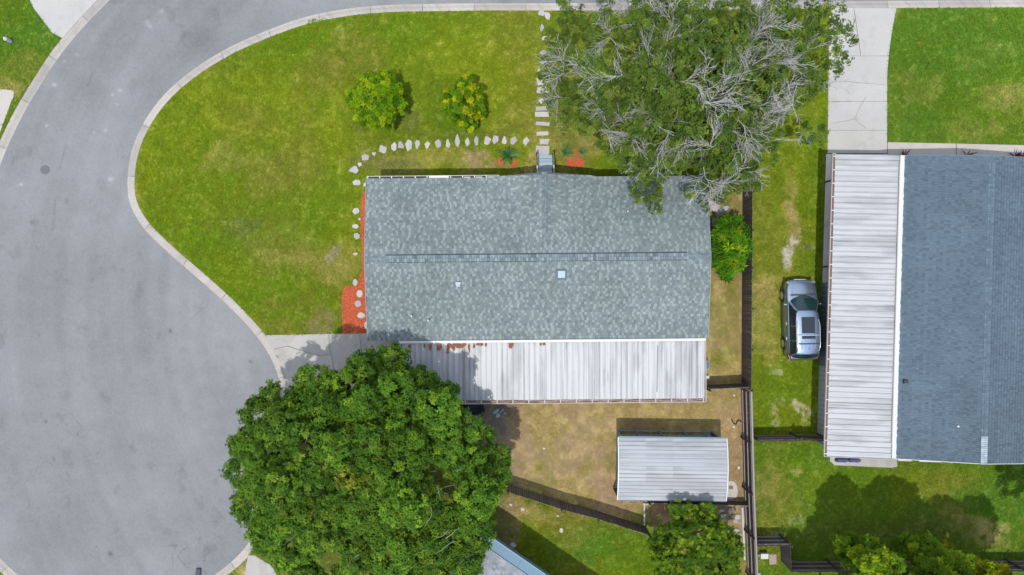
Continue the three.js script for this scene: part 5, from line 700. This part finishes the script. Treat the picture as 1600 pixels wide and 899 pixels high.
yardTree('darker green tree between the two yellower trees at the lower right edge', 1466, 887, 5.6, .98, 7.0, 22, 2302, gT, [.5, .35, .15], .4);
yardTree('tree with orange yellow leaves low at the right of the three edge trees', 1532, 902, 5.0, .55, 6.2, 12, 2303, yT, [.4, .25, .35], .3);
yardTree('small yellowish tree at the lower frame edge beside the right end of the fence', 1562, 908, 3.6, .45, 4.4, 7, 2304, yT, [.4, .3, .3], .3);
yardTree('tall green tree past the right edge shading the neighbouring roof corner', 1725, 812, 6, 2.3, 8.0, 34, 2306, gT, [.5, .3, .2], .4);
yardTree('tall green tree past the lower edge, right of the orange yellow one', 1606, 955, 6.5, 1.4, 8.2, 24, 2307, gT, [.5, .3, .2], .3);
yardTree('tall green tree past the lower edge, left of the three edge trees', 1333, 968, 6, 1.5, 7.8, 24, 2308, gT, [.5, .3, .2], .3);
yardTree('tallest slim tree past the lower edge, casting shade on the middle of the lawn', 1512, 985, 8.4, 1.75, 10.4, 30, 2310, gT, [.5, .3, .2], .3);
yardTree('tall tree past the lower edge, casting shade on the left of the lawn', 1428, 972, 7.2, 1.3, 8.6, 22, 2311, gT, [.5, .3, .2], .3);
yardTree('largest tree past the lower edge, behind the railed fence', 1440, 1066, 6.8, 2.4, 9.4, 40, 2309, gT, [.5, .3, .2], .3);
// spiky and strappy plants in the beds
function spiky(label, cat, px, py, n, len, w, lift, tones, seed, drop = .35, group) { const o = thing('spiky_plant', label, cat, [X(px), 0.02, Z(py)], 0, group), r = rng(seed), m = tones.map((t) => std(col(...t), .6)); for (let k = 0; k < n; k++) { const a = k * 2.4 + r() * .5, e = lift * (.5 + .8 * r()), L = len * (.7 + .5 * r()), pts = []; for (let i = 0; i <= 5; i++) { const t = i / 5; pts.push([t * L * Math.cos(e), t * L * Math.sin(e) - drop * L * t * t, w * Math.sin(Math.PI * Math.min(1, .15 + t * .85)) / 2]); } const pos = []; for (let i = 0; i < 5; i++) { const [x0, y0, w0] = pts[i], [x1, y1, w1] = pts[i + 1]; for (const s of [-1, 1]) pos.push(x0, y0, 0, x1, y1, 0, x1, y1 + w1 * .35, s * w1, x0, y0, 0, x1, y1 + w1 * .35, s * w1, x0, y0 + w0 * .35, s * w0); } const g = new THREE.BufferGeometry(); g.setAttribute('position', new THREE.Float32BufferAttribute(pos, 3)); g.computeVertexNormals(); g.rotateY(a); g.translate(0, .05, 0); part('leaf', g, m[k % m.length], o); } return o; }
spiky('dark green strappy plant between two red mulch patches left of the front steps', 'plant', 793, 244, 16, .95, .13, .9, [[66, 108, 44], [84, 138, 48], [54, 92, 40]], 81);
spiky('low green plant beside the red mulch right of the front steps', 'plant', 884, 238, 13, .5, .14, .7, [[66, 120, 44], [54, 100, 40]], 82);
spiky('small blue-green plant by the mulch under the oak branches', 'plant', 909, 238, 9, .35, .09, .8, [[70, 130, 84], [60, 112, 70]], 83);
[[1411, 245, 'left of three dark red spiky plants along the neighbouring walkway', 20], [1509, 244, 'middle of three dark red spiky plants along the neighbouring walkway', 16], [1584, 246, 'right of three dark red spiky plants along the neighbouring walkway', 26]].forEach(([x, y, l, n], i) => spiky(l, 'plant', x, y, n, .62, .07, 1.0, [[122, 54, 72], [92, 40, 56], [148, 70, 84]], 90 + i, .2, 'red spiky plants along the walkway'));
spiky('dark red spiky plant at the far right end of the neighbouring walkway', 'plant', 1597, 247, 18, .55, .07, 1.0, [[122, 54, 72], [92, 40, 56]], 97, .2);

// ---------------------------------------------------------------- short grass over the lawns
{
  const r = rng(5000), mats = [], cols = [], blade = []; for (let k = 0; k < 7; k++) { const a = r() * 6.283, g = leafGeo(.055 + .05 * r(), .016, .3); g.rotateX(-.4 - .7 * r()); g.rotateY(a); g.translate((r() - .5) * .07, 0, (r() - .5) * .07); blade.push(g); }
  const tuft = merge(blade), q = new THREE.Quaternion(), e = new THREE.Euler();
  const hard = [driveway, dwNeighbour, dwNW, dwW, dwS, ...MB, [[1288, 238], [1405, 238], [1405, 733], [1276, 690]], [[1294, 650], [1405, 650], [1405, 734], [1294, 729]], [[1380, 220], [1620, 226], [1620, 270], [1380, 270]], [[590, 290], [1090, 290], [1090, 600], [590, 600]], [[1400, 255], [1620, 255], [1620, 690], [1400, 690]]].map((P) => ({ P, b: [Math.min(...P.map((p) => p[0])), Math.max(...P.map((p) => p[0])), Math.min(...P.map((p) => p[1])), Math.max(...P.map((p) => p[1]))] }));
  const roadPoly = kerbPx;
  for (let k = 0; k < 420000; k++) {
    const px = -20 + 1640 * r(), py = -20 + 940 * r(); let bad = false;
    if (px < 480 || py < 30) { if (inPoly(px, py, roadPoly) || distPoly(px, py, kerbPx, false) < 1.6) continue; }
    for (const h of hard) if (px > h.b[0] && px < h.b[1] && py > h.b[2] && py < h.b[3] && inPoly(px, py, h.P)) { bad = true; break; } if (bad) continue;
    const dry = inPoly(px, py, backyard); if (dry && (r() < .55 || fbm(px / 45, py / 45, 141, 3) > .56)) continue;
    const c = groundColor(px, py), s = (dry ? .6 : 1) * (.7 + .7 * r()); e.set((r() - .5) * .4, r() * 6.283, (r() - .5) * .4); q.setFromEuler(e);
    mats.push(new THREE.Matrix4().compose(V3(X(px), 0, Z(py)), q, V3(s, s, s))); const g = 1.0 + .26 * r(); cols.push(col(c[0] * g, c[1] * g, c[2] * g));
  }
  const o = instanced('grass', tuft, new THREE.MeshPhysicalMaterial({ color: 0xffffff, roughness: 0.95, specularIntensity: 0.1, side: THREE.DoubleSide }), mats, cols, scene); tag(o, 'short mown grass covering the lawns and the dry back yard', 'grass', null, 'stuff');
}
renderer.render(scene, camera);
